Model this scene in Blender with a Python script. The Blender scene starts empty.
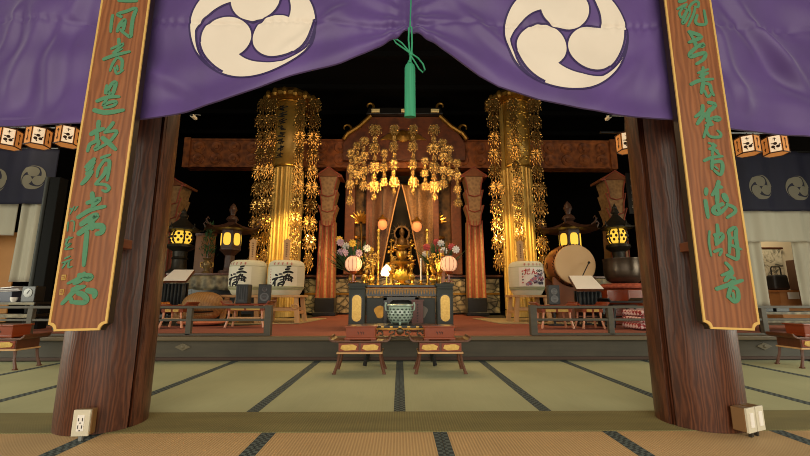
import bpy, math, random
from mathutils import Vector, Matrix, Euler
random.seed(7)
PI = math.pi
COL = bpy.context.scene.collection
SC = bpy.context.scene

# ------------------------------------------------------------------ camera geometry
FPX = 395.0; TILT = math.atan(69/FPX); YAW = math.radians(.73); EYE = .70
def ray(px, py):
    u = px-405; v = py-228
    x = u; y = FPX*math.cos(TILT)+v*math.sin(TILT); z = FPX*math.sin(TILT)-v*math.cos(TILT)
    c, s = math.cos(YAW), math.sin(YAW)
    return (c*x+s*y, -s*x+c*y, z)
def W(px, py, Y):
    """point of the vertical plane at depth Y that the photograph shows at px, py"""
    r = ray(px, py); k = Y/r[1]
    return Vector((r[0]*k, Y, EYE+r[2]*k))
def WX(px, py, Y): return W(px, py, Y).x
def WZ(px, py, Y): return W(px, py, Y).z

# ------------------------------------------------------------------ materials
def lin(c):
    if not isinstance(c, (tuple, list)): c = (c, c, c)
    return tuple(((x/255)/12.92 if x/255 <= .04045 else ((x/255+.055)/1.055)**2.4) for x in c)+(1,)
MATS = {}
def mat(name, col, rough=.5, metal=0, emit=0, emit_col=None, spec=.5, sheen=0):
    m = bpy.data.materials.new(name); m.use_nodes = True
    b = m.node_tree.nodes['Principled BSDF']
    b.inputs['Base Color'].default_value = lin(col)
    b.inputs['Roughness'].default_value = rough; b.inputs['Metallic'].default_value = metal
    b.inputs['Specular IOR Level'].default_value = spec
    if sheen: b.inputs['Sheen Weight'].default_value = sheen
    if emit:
        b.inputs['Emission Color'].default_value = lin(emit_col or col); b.inputs['Emission Strength'].default_value = emit
    MATS[name] = m
    return m
def tex(name, cols, kind='noise', scale=5, stretch=(1,1,1), rough=.5, metal=0, bump=0, detail=4, dist=0, spec=.5, pos=None, rot=(0,0,0), feature=None, coat=0, mix2=None):
    """procedural material: a texture in object space through a colour ramp, with optional bump; mix2=(scale, stretch, amount) adds a second darkening noise of wear"""
    m = mat(name, cols[0], rough, metal, spec=spec)
    nt = m.node_tree; N = nt.nodes; L = nt.links; b = N['Principled BSDF']
    if coat: b.inputs['Coat Weight'].default_value = coat; b.inputs['Coat Roughness'].default_value = .15
    tc = N.new('ShaderNodeTexCoord'); mp = N.new('ShaderNodeMapping')
    mp.inputs['Scale'].default_value = stretch; mp.inputs['Rotation'].default_value = rot
    L.new(tc.outputs['Object'], mp.inputs['Vector'])
    if kind == 'noise':
        t = N.new('ShaderNodeTexNoise'); t.inputs['Scale'].default_value = scale; t.inputs['Detail'].default_value = detail; t.inputs['Distortion'].default_value = dist; out = t.outputs['Fac']
    elif kind == 'wave':
        t = N.new('ShaderNodeTexWave'); t.inputs['Scale'].default_value = scale; t.inputs['Distortion'].default_value = dist; t.inputs['Detail'].default_value = detail; t.inputs['Detail Scale'].default_value = 1.2
        out = t.outputs['Fac']
    elif kind == 'rings':
        t = N.new('ShaderNodeTexWave'); t.wave_type = 'RINGS'; t.rings_direction = 'SPHERICAL'; t.inputs['Scale'].default_value = scale; t.inputs['Distortion'].default_value = dist; t.inputs['Detail'].default_value = detail; out = t.outputs['Fac']
    elif kind == 'voronoi':
        t = N.new('ShaderNodeTexVoronoi'); t.inputs['Scale'].default_value = scale
        if feature: t.feature = feature
        out = t.outputs['Distance']
    elif kind == 'checker':
        t = N.new('ShaderNodeTexChecker'); t.inputs['Scale'].default_value = scale; out = t.outputs['Fac']
    L.new(mp.outputs['Vector'], t.inputs['Vector'])
    r = N.new('ShaderNodeValToRGB'); e = r.color_ramp.elements
    n = len(cols); ps = pos or [i/(n-1) for i in range(n)]
    while len(e) < n: e.new(.5)
    for i in range(n): e[i].position = ps[i]; e[i].color = lin(cols[i])
    L.new(out, r.inputs['Fac'])
    csock = r.outputs['Color']
    if mix2:
        t2 = N.new('ShaderNodeTexNoise'); t2.inputs['Scale'].default_value = mix2[0]; t2.inputs['Detail'].default_value = 5
        mp2 = N.new('ShaderNodeMapping'); mp2.inputs['Scale'].default_value = mix2[1]
        L.new(tc.outputs['Object'], mp2.inputs['Vector']); L.new(mp2.outputs['Vector'], t2.inputs['Vector'])
        mr = N.new('ShaderNodeMapRange'); mr.inputs['From Min'].default_value = .35; mr.inputs['From Max'].default_value = .65
        mr.inputs['To Min'].default_value = 1-mix2[2]; mr.inputs['To Max'].default_value = 1+mix2[2]*.4
        L.new(t2.outputs['Fac'], mr.inputs['Value'])
        mx = N.new('ShaderNodeVectorMath'); mx.operation = 'SCALE'
        L.new(csock, mx.inputs[0]); L.new(mr.outputs['Result'], mx.inputs['Scale']); csock = mx.outputs['Vector']
    L.new(csock, b.inputs['Base Color'])
    if bump:
        bp = N.new('ShaderNodeBump'); bp.inputs['Strength'].default_value = bump; bp.inputs['Distance'].default_value = .01
        L.new(out, bp.inputs['Height']); L.new(bp.outputs['Normal'], b.inputs['Normal'])
    return m

# ------------------------------------------------------------------ mesh builder
class MB:
    def __init__(s): s.v = []; s.f = []; s.m = []; s.M = Matrix()
    def at(s, loc=(0,0,0), rot=(0,0,0), sc=(1,1,1)):
        s.M = Matrix.LocRotScale(Vector(loc), Euler(rot), Vector(sc) if isinstance(sc, (tuple, list)) else Vector((sc,)*3)); return s
    def add(s, vs, fs, m=0):
        o = len(s.v); s.v += [tuple(s.M @ Vector(p)) for p in vs]
        for f in fs: s.f.append([i+o for i in f]); s.m.append(m)
        return s
    def box(s, c, d, m=0, taper=1.0, tapy=None):
        x, y, z = d[0]/2, d[1]/2, d[2]/2; tx = taper; ty = taper if tapy is None else tapy
        vs = [(-x,-y,-z),(x,-y,-z),(x,y,-z),(-x,y,-z),(-x*tx,-y*ty,z),(x*tx,-y*ty,z),(x*tx,y*ty,z),(-x*tx,y*ty,z)]
        return s.add([(a+c[0],b+c[1],e+c[2]) for a,b,e in vs], [(0,3,2,1),(4,5,6,7),(0,1,5,4),(1,2,6,5),(2,3,7,6),(3,0,4,7)], m)
    def lathe(s, prof, n=24, c=(0,0,0), m=0, sq=0, a0=0):
        vs = []; fs = []
        for r, z in prof:
            for k in range(n):
                a = 2*PI*k/n+a0
                vs.append((c[0]+r*math.cos(a), c[1]+r*math.sin(a), c[2]+z))
        for i in range(len(prof)-1):
            for k in range(n):
                k2 = (k+1) % n
                fs.append((i*n+k, i*n+k2, (i+1)*n+k2, (i+1)*n+k))
        if prof[0][0] > 1e-6: fs.append(tuple(range(n-1, -1, -1)))
        if prof[-1][0] > 1e-6: fs.append(tuple((len(prof)-1)*n+k for k in range(n)))
        return s.add(vs, fs, m)
    def cyl(s, c, r, h, n=20, m=0, r2=None):
        return s.lathe([(r,0),(r if r2 is None else r2,h)], n, c, m)
    def ball(s, c, r, n=14, m=0):
        r = r if isinstance(r, (tuple, list)) else (r,)*3
        k = max(5, n//2); vs = []; fs = []
        for i in range(k+1):
            t = PI*i/k
            for j in range(n):
                a = 2*PI*j/n
                vs.append((c[0]+r[0]*math.sin(t)*math.cos(a), c[1]+r[1]*math.sin(t)*math.sin(a), c[2]-r[2]*math.cos(t)))
        for i in range(k):
            for j in range(n): fs.append((i*n+j, i*n+(j+1)%n, (i+1)*n+(j+1)%n, (i+1)*n+j))
        return s.add(vs, fs, m)
    def tube(s, path, r, n=8, m=0, closed=False):
        P = [Vector(p) for p in path]; k = len(P); vs = []; fs = []
        R = r if isinstance(r, (list, tuple)) else [r]*k
        up = None
        for i, p in enumerate(P):
            a = P[i-1] if (i or closed) else P[i]; b = P[(i+1) % k] if (i < k-1 or closed) else P[i]
            t = (b-a).normalized() if (b-a).length > 1e-9 else Vector((0,0,1))
            if up is None:
                up = Vector((0,0,1)) if abs(t.z) < .9 else Vector((1,0,0))
            u = (up - t*up.dot(t))
            if u.length < 1e-5: u = Vector((1,0,0))-t*t.x
            u.normalize(); w = t.cross(u); up = u
            for j in range(n):
                an = 2*PI*j/n
                vs.append(p+(u*math.cos(an)+w*math.sin(an))*R[i])
        for i in range(k if closed else k-1):
            i2 = (i+1) % k
            for j in range(n): fs.append((i*n+j, i*n+(j+1)%n, i2*n+(j+1)%n, i2*n+j))
        if not closed:
            fs.append(tuple(range(n-1,-1,-1))); fs.append(tuple((k-1)*n+j for j in range(n)))
        return s.add([tuple(v) for v in vs], fs, m)
    def bar(s, a, b, w, d, m=0, w2=None, d2=None):
        """square bar from a to b"""
        a = Vector(a); b = Vector(b); t = (b-a).normalized()
        u = Vector((1,0,0)); u = u-t*u.dot(t)
        if u.length < .1: u = Vector((0,1,0)); u = u-t*u.dot(t)
        u.normalize(); q = t.cross(u); vs = []
        for p, ww, dd in ((a, w, d), (b, w2 or w, d2 or d)):
            for x, y in ((-1,-1),(1,-1),(1,1),(-1,1)): vs.append(tuple(p+u*x*ww/2+q*y*dd/2))
        return s.add(vs, [(3,2,1,0),(4,5,6,7),(0,1,5,4),(1,2,6,5),(2,3,7,6),(3,0,4,7)], m)
    def prism(s, poly, y0, y1, m=0, ax='y'):
        """2-D outline (x, z) extruded along y (or outline (x, y) along z)"""
        n = len(poly)
        if ax == 'y': vs = [(x,y0,z) for x,z in poly]+[(x,y1,z) for x,z in poly]
        elif ax == 'x': vs = [(y0,x,z) for x,z in poly]+[(y1,x,z) for x,z in poly]
        else: vs = [(x,y,y0) for x,y in poly]+[(x,y,y1) for x,y in poly]
        fs = [tuple(range(n)), tuple(range(2*n-1, n-1, -1))]+[(i,(i+1)%n,n+(i+1)%n,n+i) for i in range(n)]
        return s.add(vs, fs, m)
    def grid(s, fn, nu, nv, m=0, thick=None):
        vs = [tuple(fn(i/nu, j/nv)) for j in range(nv+1) for i in range(nu+1)]
        fs = [(j*(nu+1)+i, j*(nu+1)+i+1, (j+1)*(nu+1)+i+1, (j+1)*(nu+1)+i) for j in range(nv) for i in range(nu)]
        return s.add(vs, fs, m)
    def mesh(s, name, mats, smooth=False):
        me = bpy.data.meshes.new(name)
        me.from_pydata(s.v, [], s.f)
        for m in (mats if isinstance(mats, (list, tuple)) else [mats]): me.materials.append(m)
        me.polygons.foreach_set('material_index', s.m)
        me.validate(); me.update()
        bm = bmesh.new(); bm.from_mesh(me); bmesh.ops.recalc_face_normals(bm, faces=bm.faces); bm.to_mesh(me); bm.free()
        if smooth: me.shade_auto() if False else me.polygons.foreach_set('use_smooth', [True]*len(me.polygons))
        return me
import bmesh
def obj(name, mb, mats, parent=None, smooth=False, bev=0, loc=None, seg=2, solid=0, label=None, rot=None):
    me = mb.mesh(name, mats, smooth)
    o = bpy.data.objects.new(name, me); COL.objects.link(o)
    if parent: o.parent = parent
    if loc is not None: o.location = loc
    if rot is not None: o.rotation_euler = rot
    if smooth:
        try: me.set_sharp_from_angle(angle=math.radians(42))
        except Exception: pass
    if solid:
        md = o.modifiers.new('solid', 'SOLIDIFY'); md.thickness = solid; md.offset = 0
    if bev:
        md = o.modifiers.new('bevel', 'BEVEL'); md.width = bev; md.segments = seg; md.limit_method = 'ANGLE'; md.angle_limit = .6
    if label: o['label'] = label
    return o
def tag(o, label=None, cat=None, group=None, kind=None):
    if label: o['label'] = label
    if cat: o['category'] = cat
    if group: o['group'] = group
    if kind: o['kind'] = kind
    return o
def thing(name, label, cat, loc=(0,0,0), rz=0, group=None, rot=None):
    o = bpy.data.objects.new(name, None); COL.objects.link(o); o.empty_display_size = .05
    o.location = loc; o.rotation_euler = rot or (0,0,rz)
    return tag(o, label, cat, group)
def struct(name, mb, mats, **k):
    o = obj(name, mb, mats, **k); o['kind'] = 'structure'; return o
def kids(o): return [c for c in bpy.data.objects if c.parent == o]
def dup(root, loc, label, rz=None, sc=None, group=None):
    r = root.copy(); COL.objects.link(r); r.location = loc; r['label'] = label
    if rz is not None: r.rotation_euler = (0,0,rz)
    if sc is not None: r.scale = sc if isinstance(sc, tuple) else (sc,)*3
    for ch in kids(root):
        c = ch.copy(); COL.objects.link(c); c.parent = r
        for g in kids(ch):
            d = g.copy(); COL.objects.link(d); d.parent = c
    return r

# writing: glyphs of Blender's own built-in fonts as brush-thick relief
GLY = {}
def glyph(ch, bold=0.0):
    key = (ch, bold)
    if key not in GLY:
        cu = bpy.data.curves.new('glyph', 'FONT'); cu.body = ch; cu.size = 1; cu.align_x = 'CENTER'; cu.align_y = 'CENTER'
        cu.offset = bold; cu.resolution_u = 3
        o = bpy.data.objects.new('glyph', cu); COL.objects.link(o)
        bpy.context.view_layer.update()
        me = bpy.data.meshes.new_from_object(o.evaluated_get(bpy.context.evaluated_depsgraph_get()))
        vs = [v.co.copy() for v in me.vertices]; fs = [list(p.vertices) for p in me.polygons]
        bpy.data.objects.remove(o); bpy.data.curves.remove(cu); bpy.data.meshes.remove(me)
        if vs:
            x0 = min(v.x for v in vs); x1 = max(v.x for v in vs); y0 = min(v.y for v in vs); y1 = max(v.y for v in vs)
            vs = [((v.x-(x0+x1)/2), (v.y-(y0+y1)/2)) for v in vs]
            GLY[key] = (vs, fs, x1-x0, y1-y0)
        else: GLY[key] = ([], [], 1, 1)
    return GLY[key]
def write(mb, ch, cx, cz, w, h, y=0, bold=.012, slant=.12, m=0, fn=None, wob=.02):
    """one character, w x h, upright in the x-z plane at depth y (fn maps (x, z) to a point on a curved face); slant and wobble give it a brush-written rise"""
    vs, fs, gw, gh = glyph(ch, bold)
    out = []
    for x, z in vs:
        u = x/gw; v = z/gh
        v2 = v+slant*u*.9+wob*math.sin(9*u+4*v); u2 = u+wob*math.sin(7*v+2)-.06*v
        p = (cx+u2*w, cz+v2*h)
        out.append(fn(*p) if fn else (p[0], y, p[1]))
    mb.add(out, fs, m)

# ------------------------------------------------------------------ palette
M_pillar = tex('pillar_wood', [(68,34,19),(84,44,25),(99,55,33)], 'wave', 9, (2.2,2.2,.34), rough=.40, bump=.08, detail=4, dist=11, mix2=(80,(1,1,.03),.28))
M_board = tex('board_wood', [(122,70,36),(135,79,42),(143,87,48)], 'wave', 7, (1.6,1.6,.34), rough=.5, bump=.03, detail=2, dist=9, mix2=(70,(1,1,.03),.16))
M_boardside = mat('board_edge', (38,20,12), .5)
M_goldline = mat('gold_line', (214,172,96), .45, .2)
M_green = mat('green_paint', (70,124,90), .65)
M_tatami = tex('tatami_green', [(158,160,120),(176,176,138)], 'noise', 8, (40,.5,1), rough=.75, bump=.05, mix2=(1.2,(1,1,1),.12))
M_tatami_old = tex('tatami_tan', [(178,142,96),(206,170,120)], 'wave', 21, (1,.02,1), rough=.7, bump=.3, dist=.4, mix2=(1.5,(1,1,1),.12))
M_runner = tex('runner_straw', [(112,104,62),(132,122,76)], 'wave', 21, (1,.02,1), rough=.8, bump=.2, dist=.3, mix2=(2,(1,4,1),.15))
M_border = tex('border_cloth', [(38,46,46),(84,94,90)], 'checker', 46, (1,1,1), rough=.9)
M_platform = tex('platform_wood', [(60,54,42),(82,74,58)], 'noise', 3, (.6,6,9), rough=.6, mix2=(2,(1,1,1),.25))
M_nosing = tex('nosing_wood', [(84,70,48),(114,96,68)], 'noise', 3, (.6,6,9), rough=.5)
M_carpet = tex('red_carpet', [(140,76,56),(160,92,70)], 'noise', 60, rough=.95, mix2=(1,(1,1,1),.12))
M_rail = tex('rail_wood', [(60,54,44),(86,78,64)], 'noise', 3, (.8,8,8), rough=.6)
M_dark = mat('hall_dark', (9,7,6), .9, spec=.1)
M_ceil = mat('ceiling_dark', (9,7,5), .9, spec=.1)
M_beam = tex('beam_cloth', [(96,44,12),(172,96,40)], 'voronoi', 7, rough=.6, mix2=(6,(1,1,1),.3))
M_purple = tex('purple_cloth', [(76,51,112),(89,62,126)], 'noise', 2.5, rough=.55, mix2=(3,(1,1,.4),.16))
MATS['purple_cloth'].node_tree.nodes['Principled BSDF'].inputs['Sheen Weight'].default_value = .25
M_crest = tex('crest_white', [(214,200,182),(226,213,196)], 'noise', 5, rough=.7)
M_crestline = mat('crest_outline', (44,26,78), .7)
M_cord = tex('green_cord', [(24,110,76),(52,156,112)], 'wave', 60, (1,1,1), rough=.7)
M_tassel = tex('green_tassel', [(20,104,72),(58,160,116)], 'noise', 6, (30,30,.6), rough=.7)
M_plastic = mat('cream_plastic', (206,196,172), .5)
M_brownbox = mat('outlet_box_brown', (120,84,44), .5)
M_grey = mat('grey_conduit', (124,124,118), .5)
M_slot = mat('outlet_slot', (40,36,32), .6)
M_lacq = tex('red_lacquer', [(116,44,16),(142,60,24)], 'noise', 4, rough=.28, coat=.4)
M_redwood = tex('stand_wood', [(72,36,16),(104,56,28)], 'noise', 4, (6,6,1), rough=.4, coat=.2)
M_black = mat('black_lacquer', (20,18,16), .3)
M_goldplate = tex('gold_plate', [(168,126,56),(222,186,104)], 'noise', 40, rough=.35, metal=.55)
M_gold = mat('gold_leaf', (236,186,84), .28, .9)
M_goldd = tex('dark_gold', [(92,62,20),(190,140,60)], 'noise', 14, rough=.35, metal=.8)
M_celadon = tex('celadon', [(118,140,124),(176,192,174)], 'noise', 10, rough=.3, coat=.4)
M_bronze = tex('bronze', [(34,32,28),(70,62,50)], 'noise', 8, rough=.42, metal=.6)
M_greenblk = tex('green_black_lacquer', [(18,24,15),(36,43,31)], 'noise', 6, rough=.5)
M_glow = mat('lamp_paper', (220,170,60), .6, emit=.95, emit_col=(255,200,66))
M_paper = mat('lantern_paper', (176,116,60), .7, emit=.30, emit_col=(255,160,76))
M_paperw = mat('lantern_paper_lit', (250,236,214), .7, emit=.5, emit_col=(255,216,170))
M_white = mat('white_paper', (232,224,214), .7)
M_pale = tex('pale_wood', [(178,132,82),(206,162,110)], 'noise', 3, (6,6,.8), rough=.55)
M_ink = mat('black_ink', (18,16,16), .7)
M_redink = mat('red_ink', (178,44,38), .7)
M_straw = tex('straw_wrap', [(206,202,174),(224,220,196)], 'noise', 6, (1,1,18), rough=.8, bump=.05)
M_strawg = tex('straw_band', [(150,152,112),(180,180,140)], 'noise', 8, (1,1,20), rough=.85)

# ------------------------------------------------------------------ the setting
YST = 4.61; ZST = .266            # altar platform front and top
HX = 8.5; YB = 13.2; ZC = 6.2
fl = MB()
fl.box((0,4.5,-.072),(2*HX+.2,17.4,.1))
struct('floor', fl, mat('floor_boards', (70,52,36), .6))
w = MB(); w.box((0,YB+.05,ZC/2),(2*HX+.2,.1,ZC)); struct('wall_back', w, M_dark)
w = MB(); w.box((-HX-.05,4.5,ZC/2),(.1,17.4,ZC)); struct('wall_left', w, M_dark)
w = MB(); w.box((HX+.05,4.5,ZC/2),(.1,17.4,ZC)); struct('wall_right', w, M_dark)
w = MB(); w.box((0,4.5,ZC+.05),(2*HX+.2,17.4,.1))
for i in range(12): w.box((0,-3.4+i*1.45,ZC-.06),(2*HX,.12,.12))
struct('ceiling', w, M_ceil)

# tatami mats: one row between runner and platform, one row in front of the runner
Y1, Y2 = 2.236, 2.622
TW = .912
def mat_part(name, x0, x1, y0, y1, top, m, label, borders):
    t = thing(name, label, 'tatami mat', ((x0+x1)/2, (y0+y1)/2, -.0215))
    hx = (x1-x0)/2-.001; hy = (y1-y0)/2-.001
    b = MB(); b.box((0,0,top/2),(2*hx,2*hy,top)); obj('woven_surface', b, m, t, bev=.003)
    for s in borders:
        b = MB(); b.box((s*(hx-.018),0,top+.0006),(.036,2*hy,.0012)); obj('cloth_border', b, M_border, t, label='dark patterned cloth border')
    return t
where = {-5:'far left end of the far row', -4:'far row, second from the left end',
 -3:'far row, running behind the left plaque pillar', -2:'far row, just right of the left pillar', -1:'far row, holding the left offering stand',
  0:'far row, holding the right offering stand', 1:'far row, second right of the right offering stand', 2:'far row, just left of the right pillar',
  3:'far row, running behind the right pillar', 4:'far right end of the far row'}
for k in range(-5, 5):
    mat_part('tatami_mat', k*TW+.0, (k+1)*TW, Y2-.01, YST-.015, .02, M_tatami, 'pale green tatami mat in the '+where[k], (-1, 1))
NX0 = .212; TN = .897
near = {-4:'at the lower left corner of the picture', -3:'under the front edge of the left pillar', -2:'in front of the runner, left of the middle', -1:'in front of the runner at the middle',
        0:'in front of the runner, right of the middle', 1:'under the front edge of the right pillar', 2:'at the lower right corner of the picture'}
for k in range(-4, 3):
    mat_part('tatami_mat', NX0+k*TN, NX0+(k+1)*TN, Y1-1.9, Y1, .02, M_tatami_old, 'tan tatami mat '+near[k], (-1, 1))
ru = MB(); ru.box((0,(Y1+Y2-.012)/2,.012),(9.1,Y2-Y1-.014,.022))
tag(obj('straw_runner', ru, M_runner, bev=.003, loc=(0,0,-.0215)), 'long olive straw runner laid between the two rows of tatami mats', 'runner')

# altar platform
p = MB(); p.box((0,(YST+YB)/2,ZST/2-.01),(2*HX,YB-YST,ZST-.02)); struct('altar_platform', p, M_platform)
p = MB(); p.box((0,YST-.01,ZST-.022),(2*HX,.10,.044)); struct('trim_1', p, M_nosing, bev=.006)
p = MB(); p.box((0,YST-.012,.025),(2*HX,.03,.03)); struct('trim_2', p, mat('kick_board', (64,40,26), .6))
for sx, nm in ((-1,'left'),(1,'right')):
    b = MB()
    cx = WX(183,347,YST) if sx < 0 else WX(764,346,YST)
    b.prism([(-.09,0),(0,.04),(.09,0),(0,-.04)], -.008, 0)
    b.ball((0,-.008,0),(.02,.008,.02),10)
    o = obj('floral_fitting', b, tex('fitting_'+nm, [(92,82,64),(120,108,82)], 'noise', 40, rough=.5), loc=(cx,YST-.001,WZ(183,347,YST)))
    tag(o, 'small diamond shaped metal fitting on the platform front, %s' % ('right of the left pillar' if sx < 0 else 'right of the right pillar'), 'fitting')
cp = MB()
xl, xr = -2.02, 2.05
cp.prism([(-HX+.3,YST+.10),(HX-.3,YST+.10),(HX-.3,6.35),(xr+.35,6.35),(xr,7.2),(1.75,10.7),(-1.75,10.7),(xl,7.2),(xl-.35,6.35),(-HX+.3,6.35)], 0, .012, ax='z')
tag(obj('red_carpet', cp, M_carpet, loc=(0,0,ZST-.019)), 'flat dusty red carpet covering the raised altar platform', 'carpet')
# straw mats under barrels
for sx in (-1, 1):
    b = MB()
    b.prism([(sx*1.50,8.3),(sx*1.66,6.75),(sx*2.6,6.58),(sx*3.5,6.58),(sx*3.5,8.3)], 0, .014, ax='z')
    tag(obj('straw_mat', b, tex('straw_mat_%d' % sx, [(170,150,104),(190,170,124)], 'noise', 10, rough=.8), loc=(0,0,ZST-.003)),
        'pale straw mat under the %s' % ('two sake barrels on the left' if sx < 0 else 'single sake barrel on the right'), 'mat')

# railings along the platform edge
def railing(x0, x1, posts, label, lock):
    t = thing('low_railing', label, 'railing', ((x0+x1)/2, YST+.06, ZST+.001))
    L = x1-x0
    for k, (z, h, d) in enumerate(((.318,.03,.05),(.175,.026,.04),(.012,.024,.05))):
        b = MB(); b.box((0,0,z),(L,d,h)); obj('rail', b, M_rail, t, bev=.004)
    for px in posts:
        b = MB(); big = px == lock
        b.box((px-(x0+x1)/2,0,.17 if big else .155),(.075 if big else .06,.075 if big else .05,.34 if big else .30)); obj('post', b, M_rail, t, bev=.004)
    return t
xe = WX(268.5,320,YST+.06)
railing(-6.6, xe, [xe, xe-.90, xe-1.8, xe-2.7, xe-3.6, xe-4.5], 'low grey wooden railing on the platform edge in front of the left sake barrels', xe)
xe = WX(533,320,YST+.06)
railing(xe, 6.9, [xe, xe+.90, xe+1.8, xe+2.7, xe+3.6, xe+4.5], 'low grey wooden railing on the platform edge in front of the drum', xe)

# carved beam across the hall behind the gold pillars
BY = 10.0
bx0, bx1 = WX(186,150,BY), WX(614,152,BY); bz0, bz1 = WZ(400,168,BY), WZ(400,140,BY)
b = MB(); b.box(((bx0+bx1)/2,BY+.15,(bz0+bz1)/2),(bx1-bx0,.3,bz1-bz0))
nb = 24
for i in range(nb):
    for j in range(2):
        x = bx0+.35+(bx1-bx0-.7)*i/(nb-1); z = bz0+(bz1-bz0)*(.29+.42*j)
        b.at((x,BY,z),(PI/2,0,0)); b.lathe([(.15,0),(.16,.015),(.145,.03),(.11,.02),(.06,.022),(.05,.05),(0,.055)], 14)
b.at()
for s, x in ((1,bx0),(-1,bx1)): b.box((x+s*.05,BY-.02,(bz0+bz1)/2),(.16,.1,bz1-bz0+.04))
for z in (bz0+.02,bz1-.02): b.box(((bx0+bx1)/2,BY-.01,z),(bx1-bx0,.05,.04))
struct('trim_3', b, M_beam, smooth=True)

# ------------------------------------------------------------------ front pillars
def pillar(cx, cy, r, crack, label):
    t = thing('temple_pillar', label, 'pillar', (cx, cy, 0))
    n = 72; prof = []; b = MB()
    zs = [.0, .03, .06, .5, 1.2, 2.2, 3.4, ZC-.02]
    def rad(a, z):
        d = (a-crack+PI) % (2*PI)-PI
        k = r*(1.0+(.0 if z > .04 else -.01))
        return k-(.03 if abs(d) < .038 else 0)
    angs = sorted([2*PI*k/n for k in range(n)]+[crack-.042, crack-.036, crack+.036, crack+.042])
    vs = [(rad(a,z)*math.cos(a), rad(a,z)*math.sin(a), z+.0015) for z in zs for a in angs]
    na = len(angs)
    fs = [(i*na+k, i*na+(k+1)%na, (i+1)*na+(k+1)%na, (i+1)*na+k) for i in range(len(zs)-1) for k in range(na)]
    fs += [tuple(range(na))]
    b.add(vs, fs); obj('shaft', b, M_pillar, t, smooth=True)
    # filler strip let into the long crack
    b = MB(); cr = r-.026
    b.at((cr*math.cos(crack), cr*math.sin(crack), 0),(0,0,crack)); b.box((0,0,2.0),(.012,.016,3.9)); obj('crack_filler', b, mat('filler_%d' % (cx*10), (40,16,12), .6), t)
    return t
PL = (-1.675, 2.405); PR = (1.722, 2.40); RP = .221
pl = pillar(PL[0], PL[1], RP, math.radians(-18), 'massive round brown wooden pillar behind the left calligraphy plaque')
pr = pillar(PR[0], PR[1], RP, math.radians(-161), 'massive round brown wooden pillar behind the right calligraphy plaque')

# ------------------------------------------------------------------ hanging plaques
def plaque(bl, br, top_shift, zbot_px, chars, side, label, flip):
    Y0 = 1.9; zb = WZ(bl, zbot_px, Y0); x0 = WX(bl, zbot_px, Y0); x1 = WX(br, zbot_px, Y0)
    wd = x1-x0; cx = (x0+x1)/2; L = 2.35
    lean = math.atan2(.075, 1.73); roll = math.atan2(top_shift, 1.73)
    t = thing('calligraphy_plaque', label, 'plaque', (cx, Y0, zb), rot=(-lean, roll, 0))
    r = .03; hw = wd/2
    def outline(o):
        a = []; h = hw-o; q = r
        # notched lower corners (quarter circles cut inwards)
        pts = [(-h, L)]
        for k in range(7):
            an = PI/2-PI/2*k/6
            pts.append((-h+q*math.cos(an), o+q*math.sin(an)))
        for k in range(7):
            an = PI-(PI/2)*k/6
            pts.append((h+q*math.cos(an), o+q*math.sin(an)))
        pts.append((h, L)); return pts
    b = MB(); b.prism(outline(0), 0, .035, 1)
    b.prism(outline(.008), -.004, 0.001, 0); obj('panel', b, [M_board, M_boardside], t)
    # gold edge line
    a = outline(.001); c = outline(.011); n = len(a)
    b = MB(); vs = [(x,-.007,z) for x,z in a]+[(x,-.007,z) for x,z in c]+[(x,0.0,z) for x,z in a]+[(x,-.003,z) for x,z in c]
    fs = []
    for i in range(n-1): fs += [(i,i+1,n+i+1,n+i),(2*n+i,2*n+i+1,i+1,i),(n+i,n+i+1,3*n+i+1,3*n+i)]
    b.add(vs, fs); obj('gold_edge', b, M_goldline, t)
    Mi = (Matrix.Translation((cx,Y0,zb)) @ Euler((-lean,roll,0)).to_matrix().to_4x4()).inverted()
    def loc(px, py):
        r_ = Vector(ray(px, py)); o = Mi @ Vector((0,0,EYE)); d = Mi.to_3x3() @ r_
        k = (-.005-o.y)/d.y; q = o+d*k
        return q.x, q.z
    def brush(data, name):
        b = MB(); n_ = 0
        for (ox, oy, sc_), strokes in data:
            for wd_, *pts in strokes:
                P = [Vector(loc(ox+a/sc_, oy+c_/sc_)) for a, c_ in zip(pts[::2], pts[1::2])]
                ww = wd_/sc_*.0050*.69
                ribbon(b, P, ww, -.0072-.00012*(n_ % 9), -.003); n_ += 1
        return obj(name, b, M_green, t)
    brush(chars, 'inscription')
    if side:
        brush(side[0], 'signature')
        for px, py in side[1]:
            x, z = loc(px, py); b = MB(); s = .010
            b.box((x,-.006,z),(2*s,.004,2.6*s))
            b.box((x-s*.3,-.0085,z+s*.5),(s*.9,.002,s*.3),1); b.box((x,-.0085,z-s*.3),(s*1.3,.002,s*.25),1); b.box((x+s*.35,-.0085,z),(s*.25,.002,s*1.6),1)
            obj('seal', b, [M_goldplate, M_board], t)
    return t
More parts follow.
